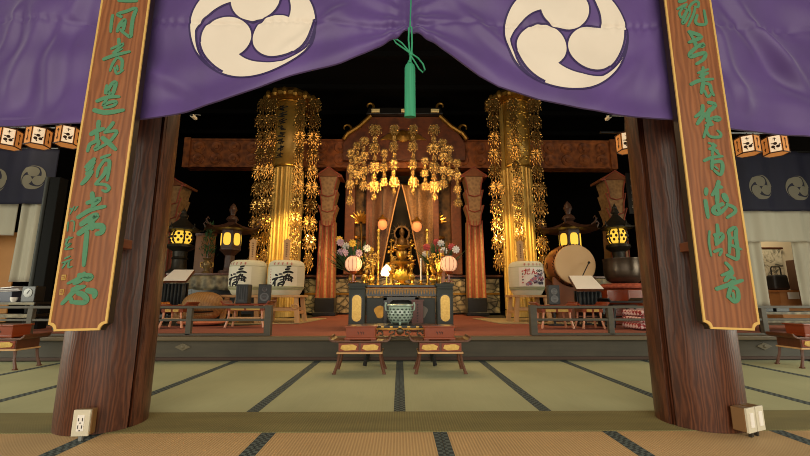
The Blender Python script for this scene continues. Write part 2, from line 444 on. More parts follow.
def ribbon(b, P, hw, yf, yb):
    """one flat brush stroke: a smoothed line with a swelling width and rounded ends"""
    if len(P) == 2: P = [P[0], (P[0]+P[1])/2, P[1]]
    Q = []
    for i in range(len(P)-1):
        p0 = P[max(0,i-1)]; p1 = P[i]; p2 = P[i+1]; p3 = P[min(len(P)-1,i+2)]
        for k in range(4):
            t = k/4
            Q.append(.5*((2*p1)+(p2-p0)*t+(2*p0-5*p1+4*p2-p3)*t*t+(3*p1-p0-3*p2+p3)*t**3))
    Q.append(P[-1]); n = len(Q); L = []; R = []
    for i, q in enumerate(Q):
        d = (Q[min(n-1,i+1)]-Q[max(0,i-1)]); d = d.normalized() if d.length > 1e-9 else Vector((1,0))
        nn = Vector((-d.y, d.x)); f = i/(n-1)
        k = hw*(.86+.22*math.sin(PI*f)-.18*f)
        if i in (0, n-1):
            s_ = -1 if i == 0 else 1
            for arr, sg in ((L,1),(R,-1)): pass
            e = q+d*s_*hw*.55
            if i == 0:
                L.append(e+nn*k*.5); R.append(e-nn*k*.5); L.append(q+nn*k); R.append(q-nn*k)
            else:
                L.append(q+nn*k); R.append(q-nn*k); L.append(e+nn*k*.45); R.append(e-nn*k*.45)
        else: L.append(q+nn*k); R.append(q-nn*k)
    m = len(L)
    vs = [(p.x,yf,p.y) for p in L]+[(p.x,yf,p.y) for p in R]+[(p.x,yb,p.y) for p in L]+[(p.x,yb,p.y) for p in R]
    fs = []
    for i in range(m-1):
        fs += [(i,i+1,m+i+1,m+i),(i,2*m+i,2*m+i+1,i+1),(m+i,m+i+1,3*m+i+1,3*m+i)]
    fs += [(0,m,3*m,2*m),(m-1,3*m-1,4*m-1,2*m-1)]
    b.add(vs, fs)
S1 = 10.86
LEFT = [
 ((100,0,S1), [(40,205,5,400,12),(28,140,165,125,260,118,350),(34,235,185,195,155,290,125,390,95,360,200,345,300,335,400,290,380,230,335),(32,190,345,215,270,270,215,265,280,250,330,215,320),(20,230,290,260,250)]),
 ((95,38,S1), [(30,260,10,265,80),(26,180,120,310,65,240,130,200,165),(18,210,170,300,120),(34,95,235,200,195,380,150),(26,240,215,195,280,165,360),(28,250,215,295,240,295,310,285,350),(22,215,320,240,390,310,350),(20,240,300,250,350)]),
 ((85,78,S1), [(26,240,80,220,170),(34,235,170,290,70,335,50,320,130,290,190,260,150),(34,130,255,250,210,375,205),(30,240,230,200,300,260,270,340,260,310,305,210,325),(42,100,350,200,375,300,372,420,350)]),
 ((80,116,S1), [(36,205,55,200,140),(44,120,200,190,160,260,140),(34,180,160,185,260,110,310,85,385),(30,185,250,205,300,165,370,290,300),(32,365,70,330,120,270,180),(28,270,180,400,165,360,240,310,290,180,370),(40,245,235,310,290,390,365)]),
 ((75,152,S1), [(36,215,75,120,165),(36,210,110,130,200),(40,190,150,130,240),(40,185,210,130,290,75,350),(26,285,65,385,30),(26,330,80,260,180,240,270),(30,330,90,375,100,370,200,350,310),(32,340,170,320,240,225,350),(26,225,350,330,355,375,395,340,430,300,415)]),
 ((60,192,5.85), [(20,190,5,195,75),(20,160,65,235,40,190,85),(20,105,150,180,105,265,85),(26,125,190,190,145,215,140,180,180),(26,110,245,170,205,245,200,245,235,215,245),(28,180,160,190,215),(20,160,230,150,330,140,430)]),
 ((55,268,10.36), [(26,310,50,240,110,135,160),(40,250,75,370,85,350,115,300,110),(30,200,160,280,130),(34,180,225,310,190),(36,240,190,190,250,75,370),(40,235,255,300,280,330,330,290,360,170,350),(30,160,310,180,350),(44,335,230,410,250,410,300)]),
]
SIGN = [((60,192,5.85), [(6,85,85,60,130),(6,60,95,72,102),(6,105,85,85,110),(5,50,175,45,230),(5,65,170,85,175,82,230),(8,35,280,75,265),(8,55,262,35,310,65,300,30,335,75,330),(7,30,390,60,375),(7,15,415,70,395),(8,40,405,15,445),(8,55,400,50,440,72,435)])]
RIGHT = [
 ((668,0,15.2), [(50,165,30,270,5),(34,140,140,280,60),(30,280,70,180,180,180,240,215,270,280,150,230,130),(36,290,150,215,350,270,320,330,200),(36,330,180,320,110,400,30,460,40,450,110,400,100),(34,410,120,380,230,300,400),(40,440,230,415,330,460,375,570,365,560,250,545,160)]),
 ((675,26,S1), [(26,145,60,190,130,200,180),(40,150,65,280,120,150,180),(40,215,180,240,220,310,200,290,230),(38,240,225,165,295,170,335,250,310,325,295,310,360,230,415)]),
 ((680,63,S1), [(26,250,45,240,120),(26,195,110,305,70),(26,300,110,210,150),(34,115,235,200,195,355,175),(40,240,100,240,180),(36,250,210,230,330),(30,260,220,320,240,335,300,365,355),(24,265,300,300,370,340,330)]),
 ((685,98,S1), [(34,190,80,180,150,110,205),(36,210,170,130,285),(36,250,50,325,80,200,200),(40,270,120,240,210,290,290),(30,230,250,330,210,375,225,350,245,310,235),(28,270,220,200,430),(26,220,300,300,290),(26,230,360,270,420,370,425,385,390,350,355)]),
 ((690,137,S1), [(22,200,65,280,95,215,120),(26,250,70,240,200),(24,205,130,300,150),(28,150,260,230,225,350,210),(24,250,120,320,200),(30,240,240,235,350),(32,250,275,335,270,350,340,325,410,260,365),(18,265,320,300,350)]),
 ((695,180,S1), [(34,120,95,115,160),(34,110,220,140,410),(36,255,15,235,90,185,165),(34,240,70,290,80),(36,235,90,240,270),(50,310,160,345,230),(36,300,260,210,300,200,350,260,365,340,290),(30,250,300,260,350),(30,340,265,420,300,430,350,345,410)]),
 ((700,220,S1), [(18,100,120,95,250,120,390),(30,185,50,190,150,150,160),(32,160,180,230,150,240,200,170,270),(40,180,180,180,260),(26,150,345,230,320,210,385),(30,305,130,320,200,315,360),(34,310,120,380,85,385,180,400,290,410,380,390,425,290,380),(22,330,200,380,190),(24,330,270,445,320)]),
 ((705,260,9.12), [(24,185,25,240,95,150,140),(30,250,110,180,190),(24,220,150,270,180,190,230),(28,100,265,230,220,340,185),(26,235,240,205,340),(28,240,245,290,270,300,350,265,380,215,340),(20,250,300,265,370)]),
]
plaque(48, 107, -.042, 331, LEFT, (SIGN, [(64,277.5),(62,292)]),
       'left hanging wooden plaque with green calligraphy, gold edge and two small seals', 1)
plaque(703.5, 760, .066, 330, RIGHT, None, 'right hanging wooden plaque with green calligraphy and gold edge, no seals', -1)
# pegs that hold the boards off the pillars
for px, py, s in ((118,243,1),(694,246,-1)):
    c = W(px, py, 2.06); b = MB(); b.box((0,0,0),(.045,.1,.05))
    tag(obj('wooden_peg', b, mat('peg_%d' % px, (112,52,28), .5), loc=(c.x,2.09,c.z), bev=.004), 'short reddish wooden peg behind the edge of the %s plaque' % ('left' if s > 0 else 'right'), 'peg')

# ------------------------------------------------------------------ outlets on the pillars
def outlet_face(b, y, w, h):
    b.box((0,y,h/2),(w,.012,h),0)
    b.box((0,y-.007,h/2),(w*.42,.006,h*.62),1)
    for z in (.36,.64):
        for x in (-.009,.009): b.box((x,y-.0105,h*z),(.004,.002,.016),2)
        b.box((0,y-.0105,h*z-.016),(.006,.002,.006),2)
c = W(80,428,2.12)
t = thing('wall_outlet', 'cream double socket outlet on a brown box at the foot of the left pillar', 'outlet', (c.x+.008,2.142,.026), rz=math.radians(4))
b = MB(); outlet_face(b, -.03, .078, .122); obj('cover_plate', b, [M_plastic, M_white, M_slot], t, bev=.002)
b = MB(); b.box((.003,-.006,.062),(.08,.036,.118)); obj('back_box', b, M_brownbox, t, bev=.003)
b = MB(); b.box((.0,-.022,-.013),(.016,.012,.024)); obj('conduit', b, M_grey, t)
PIV = math.radians(24)
ax, ay = PR[0]+.14, PR[1]-.258
t = thing('wall_outlet', 'pair of cream outlet boxes side by side at the foot of the right pillar', 'outlet', (1.80,2.152,.026), rz=PIV)
for k, (x, a) in enumerate(((-.035,0),(.045,0))):
    b = MB(); b.box((x,-.024,.06),(.072,.012,.118)); b.box((x,-.031,.06),(.03,.006,.07),1); obj('cover_plate', b, [M_plastic, M_white], t, bev=.002)
b = MB(); b.box((-.04,.012,.06),(.066,.06,.114)); b.box((.045,.012,.06),(.066,.06,.114)); obj('back_box', b, M_brownbox, t, bev=.003)
b = MB(); b.box((-.02,-.01,-.013),(.016,.016,.024)); obj('conduit', b, M_bronze, t); b = MB(); b.box((.03,-.01,-.013),(.016,.016,.024)); obj('conduit', b, M_bronze, t)

# ------------------------------------------------------------------ purple curtain gathered in the middle
CY = 2.06
hem = [(-160,150),(-60,138),(0,126.5),(60,123),(140,116.5),(180,109.5),(220,99.5),(260,86.5),(300,72.5),(340,57.5),(375,43),(395,33),(408,27),(416,30),(430,39),(455,57),(480,72),(500,84),(540,97),(580,105),(620,112),(660,118),(700,123),(760,128),(810,133),(880,146),(980,165)]
hemw = [(WX(a,b_,CY-(.02 if abs(a-408) < 60 else .045)), WZ(a,b_,CY-(.02 if abs(a-408) < 60 else .045))) for a,b_ in hem]
def hem_z(x):
    if x <= hemw[0][0]: return hemw[0][1]
    for (xa,za),(xb,zb) in zip(hemw, hemw[1:]):
        if x <= xb:
            t = (x-xa)/(xb-xa); return za+(zb-za)*t
    return hemw[-1][1]
GX = hemw[12][0]; GZ = hemw[12][1]
ZTOP = 3.35
def sm(x): return .5*(hem_z(x-.025)+hem_z(x+.025)) if abs(x-GX) > .03 else hem_z(x)
ZSEAM = WZ(60,22,CY)
FOLDS = [(WX(a,b_,CY),WZ(a,b_,CY),WX(c_,d_,CY),WZ(c_,d_,CY),am,wd_) for a,b_,c_,d_,am,wd_ in (
    (735,4,792,72,.030,.022),(712,34,742,96,.022,.020),(755,30,805,84,.020,.018),(15,96,40,32,.026,.022),(48,104,62,34,.018,.018),(72,20,96,-20,.016,.018),(2,60,22,10,.018,.016),
    (455,8,520,60,.016,.018),(345,8,290,52,.016,.016),(150,70,200,96,.014,.022),(640,60,600,104,.014,.024),(660,20,650,100,.012,.022))]
def cur_y(x, z):
    d = z-hem_z(x); u = abs(x-GX)
    y = 0
    # fan of folds that run out of the gather along the hem
    w = d/(u+.10)
    on = min(1, u/.10); on = on*on*(3-2*on)
    y -= .020*math.sin(min(w,3)*13)*math.exp(-w/1.1)*on*math.exp(-u/.75)
    y -= .016*math.sin(x*70)*math.exp(-(u/.12)**2)*math.exp(-max(0,d)/.2)
    y -= .012*math.sin(d*24+u*1.1)*math.exp(-d/.2)*min(1,u/.5)
    y -= .022*math.exp(-d/.35)*min(1,u/.5)
    # loose hanging folds
    y -= .013*math.sin(x*5.2+.8*math.sin(z*2.1))+.011*math.sin(x*8.0-z*3.5+1)+.005*math.sin(x*15+z*6+math.sin(x*3))
    # shallow diagonal drag folds that spread to both sides
    s = (x-GX); dd = z+.30*u
    y -= .014*math.sin(dd*17+1.5*math.sin(x*2.3))*min(1,u/.4)*(.5+.5*math.sin(x*3.1+1.0))
    # single long drag folds
    for fx0, fz0, fx1, fz1, am, wd_ in FOLDS:
        ex, ez = fx1-fx0, fz1-fz0; ll = math.hypot(ex, ez); tt = ((x-fx0)*ex+(z-fz0)*ez)/(ll*ll)
        if -.3 < tt < 1.3:
            pd = ((x-fx0)*ez-(z-fz0)*ex)/ll; fade = min(1, max(0, (tt+.3)/.4))*min(1, max(0, (1.3-tt)/.4))
            y -= am*.85*fade*(math.exp(-(pd/wd_/2)**2)-.5*math.exp(-((pd-3.4*wd_)/wd_/2)**2))
    # gathered seam
    q = (z-ZSEAM)/.012
    y += .007*math.exp(-q*q)+.0035*math.exp(-(q/2.4)**2)*math.sin(x*88+5*math.sin(x*9))
    return CY+y
def cur_pt(x, t):
    z0 = hem_z(x); z = z0+(ZTOP-z0)*(t**1.25)
    return x, z
b = MB()
XS0, XS1 = -4.0, 4.0; NU = 840; NV = 120
b.grid(lambda u, v: (lambda x, z: (x, cur_y(x,z), z))(*cur_pt(XS0+(XS1-XS0)*u, v)), NU, NV)
# turned-back hem
def hemfn(u, v):
    x = XS0+(XS1-XS0)*u; z0 = hem_z(x); d = .055*math.sin(v*PI/2)
    return (x, cur_y(x,z0)+.012*math.sin(v*PI)+.016*v, z0-.010*math.sin(v*PI)+d*v)
b.grid(hemfn, NU, 5)
curtain = thing('purple_curtain', 'wide purple temple curtain with two white three-comma crests, drawn up in the middle', 'curtain', (0,CY,ZTOP))
bm_off = Vector((0,-CY,-ZTOP))
def shift(mb): mb.v = [tuple(Vector(p)+bm_off) for p in mb.v]; return mb
obj('cloth', shift(b), M_purple, curtain, smooth=True)

def tomoe_f(u, v):
    """<0 inside the three-comma crest of radius 1"""
    best = 9
    for k in range(3):
        a0 = math.radians(209+k*120)
        hx, hy = .47*math.cos(a0), .47*math.sin(a0)
        fh = math.hypot(u-hx, v-hy)-.412
        r = math.hypot(u, v); phi = (math.degrees(math.atan2(v, u))-209-k*120) % 360
        if phi > 300: phi -= 360
        def ri(p):
            T = [(-60,.5),(38,.54),(75,.725),(97,.89),(121,.945),(155,1.0),(400,1.6)]
            for (p0,r0),(p1,r1) in zip(T, T[1:]):
                if p <= p1: return r0+(r1-r0)*(p-p0)/(p1-p0)
            return 1.3
        ro = min(1.0, ri(phi+120)-.04) if phi < 36 else 1.0
        lo = ri(phi)
        ft = max(lo-r, r-ro) if -8 <= phi <= 156 else 9
        # keep the head inside the next comma's inner line
        fhh = max(fh, r-ro) if phi < 60 and phi > -60 else fh
        best = min(best, fhh, ft)
    return best
def crest(cxp, czp, rx, rz, n=150, yf=cur_y, off=.004, inside=True, line=.02):
    """white comma crest laid on the cloth; edge vertices are pulled onto the outline"""
    def build(level, off_):
        mbv = MB(); idx = {}
        step = 2.12/n; pts = [[(-1.06+step*i, -1.06+step*j) for i in range(n+1)] for j in range(n+1)]
        cells = []
        for j in range(n):
            for i in range(n):
                c = (-1.06+step*(i+.5), -1.06+step*(j+.5))
                if tomoe_f(*c) < level: cells.append((i,j))
        used = {}
        cs = set(cells)
        def vid(i, j):
            if (i,j) not in used:
                u, v = pts[j][i]
                nb = sum((a,b_) in cs for a in (i-1,i) for b_ in (j-1,j))
                if nb < 4:
                    for _ in range(3):
                        f = tomoe_f(u,v)-level; e = .004
                        gx = (tomoe_f(u+e,v)-tomoe_f(u-e,v))/(2*e); gy = (tomoe_f(u,v+e)-tomoe_f(u,v-e))/(2*e)
                        g2 = gx*gx+gy*gy
                        if g2 < .2: break
                        du, dv = -f*gx/g2, -f*gy/g2; m_ = math.hypot(du,dv)
                        if m_ > step*.8: du *= step*.8/m_; dv *= step*.8/m_
                        u += du; v += dv
                used[(i,j)] = len(mbv.v)
                x = cxp+u*rx; z = czp+v*rz
                mbv.v.append((x, yf(x,z)-off_, z))
            return used[(i,j)]
        for i, j in cells:
            mbv.f.append([vid(i,j),vid(i+1,j),vid(i+1,j+1),vid(i,j+1)]); mbv.m.append(0)
        return mbv
    return build(-line, off), build(.012, off*.6)
for px, py, rr, rh in ((252.5,23.5,64,55),(567.5,32,62.5,57)):
    cx, cz = WX(px,py,CY-.02), WZ(px,py,CY-.02)
    white, dark = crest(cx, cz, WX(px+rr,py,CY-.02)-cx, cz-WZ(px,py+rh,CY-.02))
    obj('crest', shift(white), M_crest, curtain, smooth=True, label='white three-comma crest')
    obj('crest_outline', shift(dark), M_crestline, curtain, smooth=True, label='dark purple stitched crest outline')

# green cord with bow and tassel
t = thing('tassel_cord', 'green cord with a bow and a long flat green tassel tied at the curtain gather', 'cord', (WX(410,110,1.98), 1.98, WZ(410,117,1.98)))
o0 = Vector(t.location)
def L_(px, py, dy=0): return W(px, py, 1.98+dy)-o0
b = MB(); b.tube([L_(411,-60,0),L_(411,0,0),L_(410,28,-.002)], .004, 8); b.tube([L_(409,28,0),L_(408.5,40,-.004),L_(410,54,-.008)], .005, 8); b.tube([L_(411.5,27,-.005),L_(412,42,-.008),L_(411.5,54,-.01)], .005, 8)
obj('cord', b, M_cord, t, smooth=True)
b = MB()
for pts in ([(410,53),(403,48),(396,43),(394,40),(397,39.5),(402,43),(407,49),(411,53)], [(412,54),(418,58),(423,64),(425,70),(423,72.5),(419,69),(415,62),(411,56)]):
    b.tube([L_(a,c_,-.012) for a,c_ in pts], .0045, 8)
obj('bow', b, M_cord, t, smooth=True)
b = MB(); b.ball(L_(411,54,-.012), (.013,.011,.013), 12); b.tube([L_(411,54,-.01),L_(410.5,58,-.01),L_(410,63,-.01)], .007, 8)
obj('knot', b, M_cord, t, smooth=True)
b = MB(); zt = L_(410,60).z; xc = L_(410,80).x
prof = [(0,zt),(.010,zt-.004),(.014,zt-.02),(.024,zt-.03),(.029,zt-.05),(.030,0.012),(.031,0.0),(0,0)]
b.at((xc,0,0),(0,0,0),(1,.55,1)); b.lathe(prof, 28); b.at()
obj('tassel', b, M_tassel, t, smooth=True)

def leaf(b, x, z, L, ang, wd, y=0, m=0):
    ca, sa = math.cos(ang), math.sin(ang)
    def P(u, v, yy): return (x+u*ca-v*sa, y+yy, z+u*sa+v*ca)
    b.add([P(0,0,0),P(L*.5,wd/2,-.004),P(L,0,0),P(L*.5,-wd/2,-.004),P(L*.5,0,-.022),P(L*.5,0,.012)], [(0,1,4),(1,2,4),(2,3,4),(3,0,4),(0,5,1),(1,5,2),(2,5,3),(3,5,0)], m)
# ------------------------------------------------------------------ offering stands with gold panels, and the red boxes on them
def offering_stand(loc, label, w=.47, d=.30, h=.300):
    t = thing('offering_stand', label, 'offering stand', loc, group='red and gold offering stands')
    b = MB(); b.box((0,0,h-.008),(w,d,.016)); obj('top', b, M_redwood, t, bev=.003)
    for s in (-1, 1):
        b = MB()
        pr = [(s*(w/2-.012),h-.016),(s*(w/2+.02),h-.014),(s*(w/2+.048),h+.004),(s*(w/2+.06),h+.030),(s*(w/2+.046),h+.036),(s*(w/2+.034),h+.016),(s*(w/2+.012),h+.001),(s*(w/2-.012),h+.001)]
        b.prism(pr, -d/2-.002, d/2+.002); obj('curled_end', b, M_redwood, t, bev=.002)
    b = MB(); z0 = h-.105; zc = h-.062
    b.box((0,0,zc),(w-.07,d-.04,.088))
    obj('drawer_case', b, M_redwood, t, bev=.003)
    for s in (-1, 1):
        b = MB(); b.box((s*.101,-d/2+.018,zc),(.182,.006,.072)); f = obj('panel_frame', b, M_lacq, t, bev=.002)
        b = MB(); pts = []
        for k in range(28):
            a = 2*PI*k/28; e = .0055*math.sin(a*6)*(.6)
            ca, sa = math.cos(a), math.sin(a)
            pts.append((s*.101+(.073+e)*abs(ca)**.6*(1 if ca>0 else -1), zc+(.026+e*.6)*abs(sa)**.75*(1 if sa>0 else -1)))
        b.prism(pts, -d/2+.009, -d/2+.016)
        obj('gold_panel', b, M_goldplate, f)
    b = MB(); b.box((0,0,z0-.008),(w-.045,d-.02,.016)); obj('lower_shelf', b, M_pale, t, bev=.003)
    for sx in (-1, 1):
        for sy in (-1, 1):
            x = sx*(w/2-.045); y = sy*(d/2-.03)
            P = [(x,y,z0-.014),(x+sx*.004,y,z0-.05),(x+sx*.012,y+sy*.004,z0-.10),(x+sx*.040,y+sy*.012,.008)]
            b = MB(); b.tube(P, [.015,.012,.012,.015], 8); b.box((x+sx*.040,y+sy*.012,.006),(.032,.032,.012)); obj('leg', b, M_redwood, t, smooth=True)
    return t
def red_box(loc, label):
    t = thing('red_box', label, 'box', loc, group='red lacquer boxes on offering stands')
    b = MB(); b.box((0,0,.070),(.275,.20,.092),0,1.03); obj('body', b, M_lacq, t, bev=.004)
    b = MB(); b.box((0,0,.122),(.312,.235,.014)); obj('rim', b, M_lacq, t, bev=.004)
    b = MB(); b.box((0,0,.1295),(.11,.012,.003)); obj('coin_slot', b, M_black, t)
    b = MB(); b.box((0,0,.017),(.30,.225,.020)); obj('base_moulding', b, M_lacq, t, bev=.004)
    for s in (-1, 1): b = MB(); b.box((s*.12,-.085,.004),(.045,.03,.008)); obj('foot', b, M_lacq, t)
    b = MB()
    for k, x in enumerate((-.022,.004,.026)):
        b.box((x,-.104,.07),(.016,.002,.004)); b.box((x+.003,-.104,.062),(.004,.002,.018)); b.box((x-.004,-.104,.078),(.010,.002,.003))
    obj('inscription', b, M_ink, t)
    return t
GZ0 = .0
for px, nm in ((360.5,'left of the two central offering stands, curl-ended and gold-panelled, on the tatami'),(439.5,'right of the two central offering stands, curl-ended and gold-panelled, on the tatami')):
    offering_stand((WX(px,373,3.95),3.95,GZ0), nm)
for px, nm in ((361.5,'red lacquer offertory box on the left central stand'),(438.5,'red lacquer offertory box on the right central stand')):
    red_box((WX(px,340,3.93),3.93,GZ0+.3003), nm)
for px, sd in ((8,'left'),(808,'right')):
    offering_stand((WX(px,345,4.2),4.2,GZ0), 'gold-panelled offering stand at the far %s edge of the picture, before the platform' % sd)
    red_box((WX(px,330,4.16),4.16,GZ0+.3003), 'red lacquer box on the offering stand at the far %s edge' % sd)

# low scroll-legged table with the celadon censer
t = thing('scroll_table', 'low black table with carved scroll apron between the two red boxes', 'table', (WX(400,330,4.36),4.36,0))
ZT = .41
b = MB(); b.box((0,0,ZT-.012),(.80,.36,.024)); obj('top', b, M_black, t, bev=.004)
b = MB()
for k in range(9): b.box((-.36+.09*k,-.183,ZT-.012),(.03,.006,.014))
obj('gold_inlay', b, M_goldplate, t)
b = MB()
for s in (-1, 1):
    for cx, cz, r0 in ((.075,ZT-.075,.032),(.20,ZT-.085,.036)):
        pts = []
        for k in range(26):
            a = k/25*3.6*PI*.5; r = r0*(1-.75*k/25)
            pts.append((s*(cx+r*math.cos(a)), -.165, cz+r*math.sin(a)))
        b.tube(pts, .0085, 6)
    b.tube([(s*.39,-.165,ZT-.03),(s*.31,-.165,ZT-.06),(s*.24,-.165,ZT-.13),(s*.12,-.165,ZT-.135),(0,-.165,ZT-.11)], .011, 6)
    b.tube([(s*.39,-.165,ZT-.12),(s*.33,-.165,ZT-.16),(s*.25,-.165,ZT-.165)], .009, 6)
b.ball((0,-.165,ZT-.06),(.04,.012,.034),12)
obj('scroll_apron', b, tex('scroll_brown', [(34,26,18),(96,76,46)], 'noise', 30, rough=.4, metal=.3), t, smooth=True)
b = MB(); b.box((0,-.150,ZT-.032),(.76,.02,.02)); obj('apron_rail', b, M_goldd, t)
for sx in (-1, 1):
    for sy in (-1, 1):
        b = MB(); b.tube([(sx*.34,sy*.14,ZT-.024),(sx*.35,sy*.145,ZT-.14),(sx*.33,sy*.14,ZT-.25),(sx*.36,sy*.15,.01)], [.024,.017,.013,.022], 8); obj('leg', b, M_black, t, smooth=True)
def rel(cx, cy, cz): return (cx, cy, cz)
t = thing('incense_burner', 'round pale green openwork incense burner on the black scroll table', 'incense burner', (WX(400,322,4.44),4.44,ZT+.0005))
t.scale = (.88,.88,.88)
b = MB(); b.lathe([(0,.012),(.10,.014),(.135,.04),(.158,.09),(.160,.145),(.150,.19),(.142,.205),(.150,.215),(.165,.222),(.165,.238),(.140,.242),(.135,.215),(0,.20)], 32)
obj('bowl', b, M_celadon, t, smooth=True)
b = MB(); rr = .161
for r_ in range(5):
    for k in range(18):
        a = 2*PI*(k+.5*(r_%2))/18; z = .052+.032*r_; q = [.147,.157,.161,.160,.155][r_]
        b.at((q*math.cos(a),q*math.sin(a),z),(0,0,a),(.004,.016,.011)); b.ball((0,0,0),1,8)
b.at(); obj('openwork', b, mat('celadon_shadow', (46,58,50), .5), t, label='dark openwork piercing')
for k in range(3):
    a = -PI/2+k*2*PI/3; b = MB(); b.tube([(.10*math.cos(a),.10*math.sin(a),.022),(.112*math.cos(a),.112*math.sin(a),.010),(.108*math.cos(a),.108*math.sin(a),.002)], [.018,.014,.012], 8); obj('foot', b, M_celadon, t, smooth=True)
for s in (-1, 1): b = MB(); b.tube([(s*.155,0,.16),(s*.178,0,.17),(s*.182,0,.225),(s*.175,0,.262)], .011, 8); obj('handle', b, M_celadon, t, smooth=True)

# ------------------------------------------------------------------ altar table with corner posts on the platform
AY = 5.5; AZ = ZST-.005
ax = WX(401,300,AY); s_ = AY/404
t = thing('altar_table', 'wide black and gold altar table with dark green corner posts behind the incense burner', 'altar table', (ax,AY,AZ))
tz = WZ(400,285,AY)-AZ; hw = (WX(452,300,AY)-WX(350,300,AY))/2; pw = .215
def az(y): return WZ(400,y,AY)-AZ
b = MB(); b.box((0,.30,tz-.015),(2*hw-.06,.62,.03)); obj('deck', b, M_black, t, bev=.004)
b = MB(); b.box((0,0,(az(288)+az(296))/2),(2*hw-2*pw,.05,az(288)-az(296)))
n_ = 26; wdt = (2*hw-2*pw)
obj('frieze_rail', b, M_black, t)
b = MB()
for k in range(n_):
    x = -wdt/2+wdt*(k+.5)/n_
    b.prism([(x-.017,az(289.5)),(x+.017,az(289.5)),(x+.008,az(293)),(x,az(295)),(x-.008,az(293))], -.036, -.026)
b.box((0,-.03,az(288.5)),(wdt,.012,.012))
obj('gold_frieze', b, tex('old_gold', [(70,48,20),(150,108,48)], 'noise', 20, rough=.4, metal=.6), t)
for s in (-1, 1):
    x = s*(hw-pw/2)
    b = MB(); b.box((x,-.01,(tz+.0)/2),(pw,pw,tz-.02)); b.box((x,-.01,tz),(pw+.03,pw+.03,.04)); b.box((x,-.01,tz-.06),(pw+.016,pw+.016,.02)); b.box((x,-.01,.03),(pw+.03,pw+.03,.06))
    b.at((x,-.01,tz-.065),(PI/2,0,0)); b.lathe([(.10,-.10),(.10,.10)], 24); b.at()
    p_ = obj('corner_post', b, M_greenblk, t, bev=.005)
    b = MB(); z0, z1 = az(321), az(295); ww = .062; pts = []
    for k in range(9): a = PI*k/8; pts.append((x+ww*math.cos(a), z1-ww+ww*math.sin(a)))
    for k in range(9): a = PI+PI*k/8; pts.append((x+ww*math.cos(a), z0+ww+ww*math.sin(a)))
    b.prism(pts, -.128, -.116); obj('gold_plaque', b, M_goldplate, p_)
    b = MB(); b.prism([(x+(q-x)*1.22, (z0+z1)/2+(z-(z0+z1)/2)*1.08) for q, z in pts], -.122, -.116); obj('plaque_frame', b, M_black, p_)
    # painted side panels
    x2 = s*(hw-pw-.125)
    b = MB(); b.box((x2,.05,(az(298)+az(326))/2),(.235,.03,az(298)-az(326))); pn = obj('side_panel', b, M_greenblk, t, bev=.004)
    b = MB()
    pts = [(x2-s*.07+.075*math.cos(2*PI*k/20)*(1+.2*math.sin(3*2*PI*k/20)), az(312)+.085*math.sin(2*PI*k/20)) for k in range(20)]
    b.prism(pts, .028, .036); obj('painted_flower', b, M_goldd if s < 0 else mat('faded_white', (128,122,110), .6), pn)
b = MB()
for x, z, dx, dz in ((-.215,az(312),.05,az(297)-az(327)),(.215,az(312),.05,az(297)-az(327)),(0,az(298.5),.48,.05)): b.box((x,.02,z),(dx,.06,dz))
for s in (-1, 1): b.prism([(s*.19,az(300)),(s*.10,az(300)),(s*.14,az(302)),(s*.165,az(306)),(s*.19,az(311))], -.01, .04)
obj('arch_frame', b, M_black, t, bev=.003)
b = MB(); b.box((0,.30,az(312)),(.46,.02,az(298)-az(330))); obj('back_panel', b, M_greenblk, t)
b = MB(); b.box((0,.02,.02),(2*hw-2*pw,.08,.04)); obj('plinth', b, M_black, t)

c = W(417.5,323,5.25)
b = MB(); b.box((0,0,.19),(.155,.02,.33)); b.box((0,0,.012),(.18,.09,.024)); 
t = thing('sign_board', 'upright dark reddish wooden board standing in front of the right of the altar table', 'board', (c.x,5.24,AZ))
b = MB(); b.box((0,0,.02),(.18,.10,.04)); obj('foot', b, M_redwood, t, bev=.004)
b = MB(); b.box((0,0,.21),(.15,.02,.36)); b.box((0,0,.395),(.17,.03,.02)); o = obj('board', b, tex('dark_red_board', [(74,38,32),(100,56,46)], 'noise', 4, (8,8,.8), rough=.5), t, bev=.003)
b = MB()
for k in range(7): b.box((0,-.0115,.34-.035*k),(.012,.003,.02)); b.box((.004,-.0115,.345-.035*k),(.022,.003,.004))
obj('inscription', b, M_boardside, t)

# ------------------------------------------------------------------ what stands on the altar table
DZ = AZ+tz+.0005
def on_deck(px, Y=5.75): return (WX(px,284,Y), Y, DZ)
def Hh(py0, py1, Y): return WZ(400,py0,Y)-WZ(400,py1,Y)
def flower_petals(b, z, r, n, tilt, L, wd):
    for k in range(n):
        a = 2*PI*k/n
        b.at((0,0,z),(0,0,a))
        pts = [(r,0),(r+L*.5*math.cos(tilt),L*.5*math.sin(tilt)),(r+L*math.cos(tilt*1.25),L*math.sin(tilt*1.25))]
        vs = [(pts[0][0],-wd*.35,pts[0][1]),(pts[0][0],wd*.35,pts[0][1]),(pts[1][0],wd*.5,pts[1][1]),(pts[1][0],-wd*.5,pts[1][1]),(pts[2][0],0,pts[2][1]),
              (pts[0][0]-.006,0,pts[0][1]+.004),(pts[1][0]-.014,0,pts[1][1]+.004)]
        b.add(vs, [(0,1,2,3),(3,2,4),(0,3,6,5),(1,5,6,2),(3,4,6),(2,6,4)])
    b.at()
t = thing('golden_offering_tower', 'bright golden lotus stand carrying a tiered dish in the middle of the altar table', 'offering stand', on_deck(401.5,5.72))
b = MB(); b.lathe([(.10,0),(.12,.012),(.11,.03),(.06,.045),(.05,.06),(.07,.075),(.10,.082)], 24); obj('base', b, M_gold, t, smooth=True)
b = MB()
for j, (z, r, n, L, ti) in enumerate(((.075,.08,12,.13,.5),(.085,.07,11,.13,.8),(.10,.05,10,.14,1.1))): flower_petals(b, z, r, n, ti, L, .07)
obj('lotus_petals', b, mat('yellow_gold', (255,214,84), .4, .15), t)
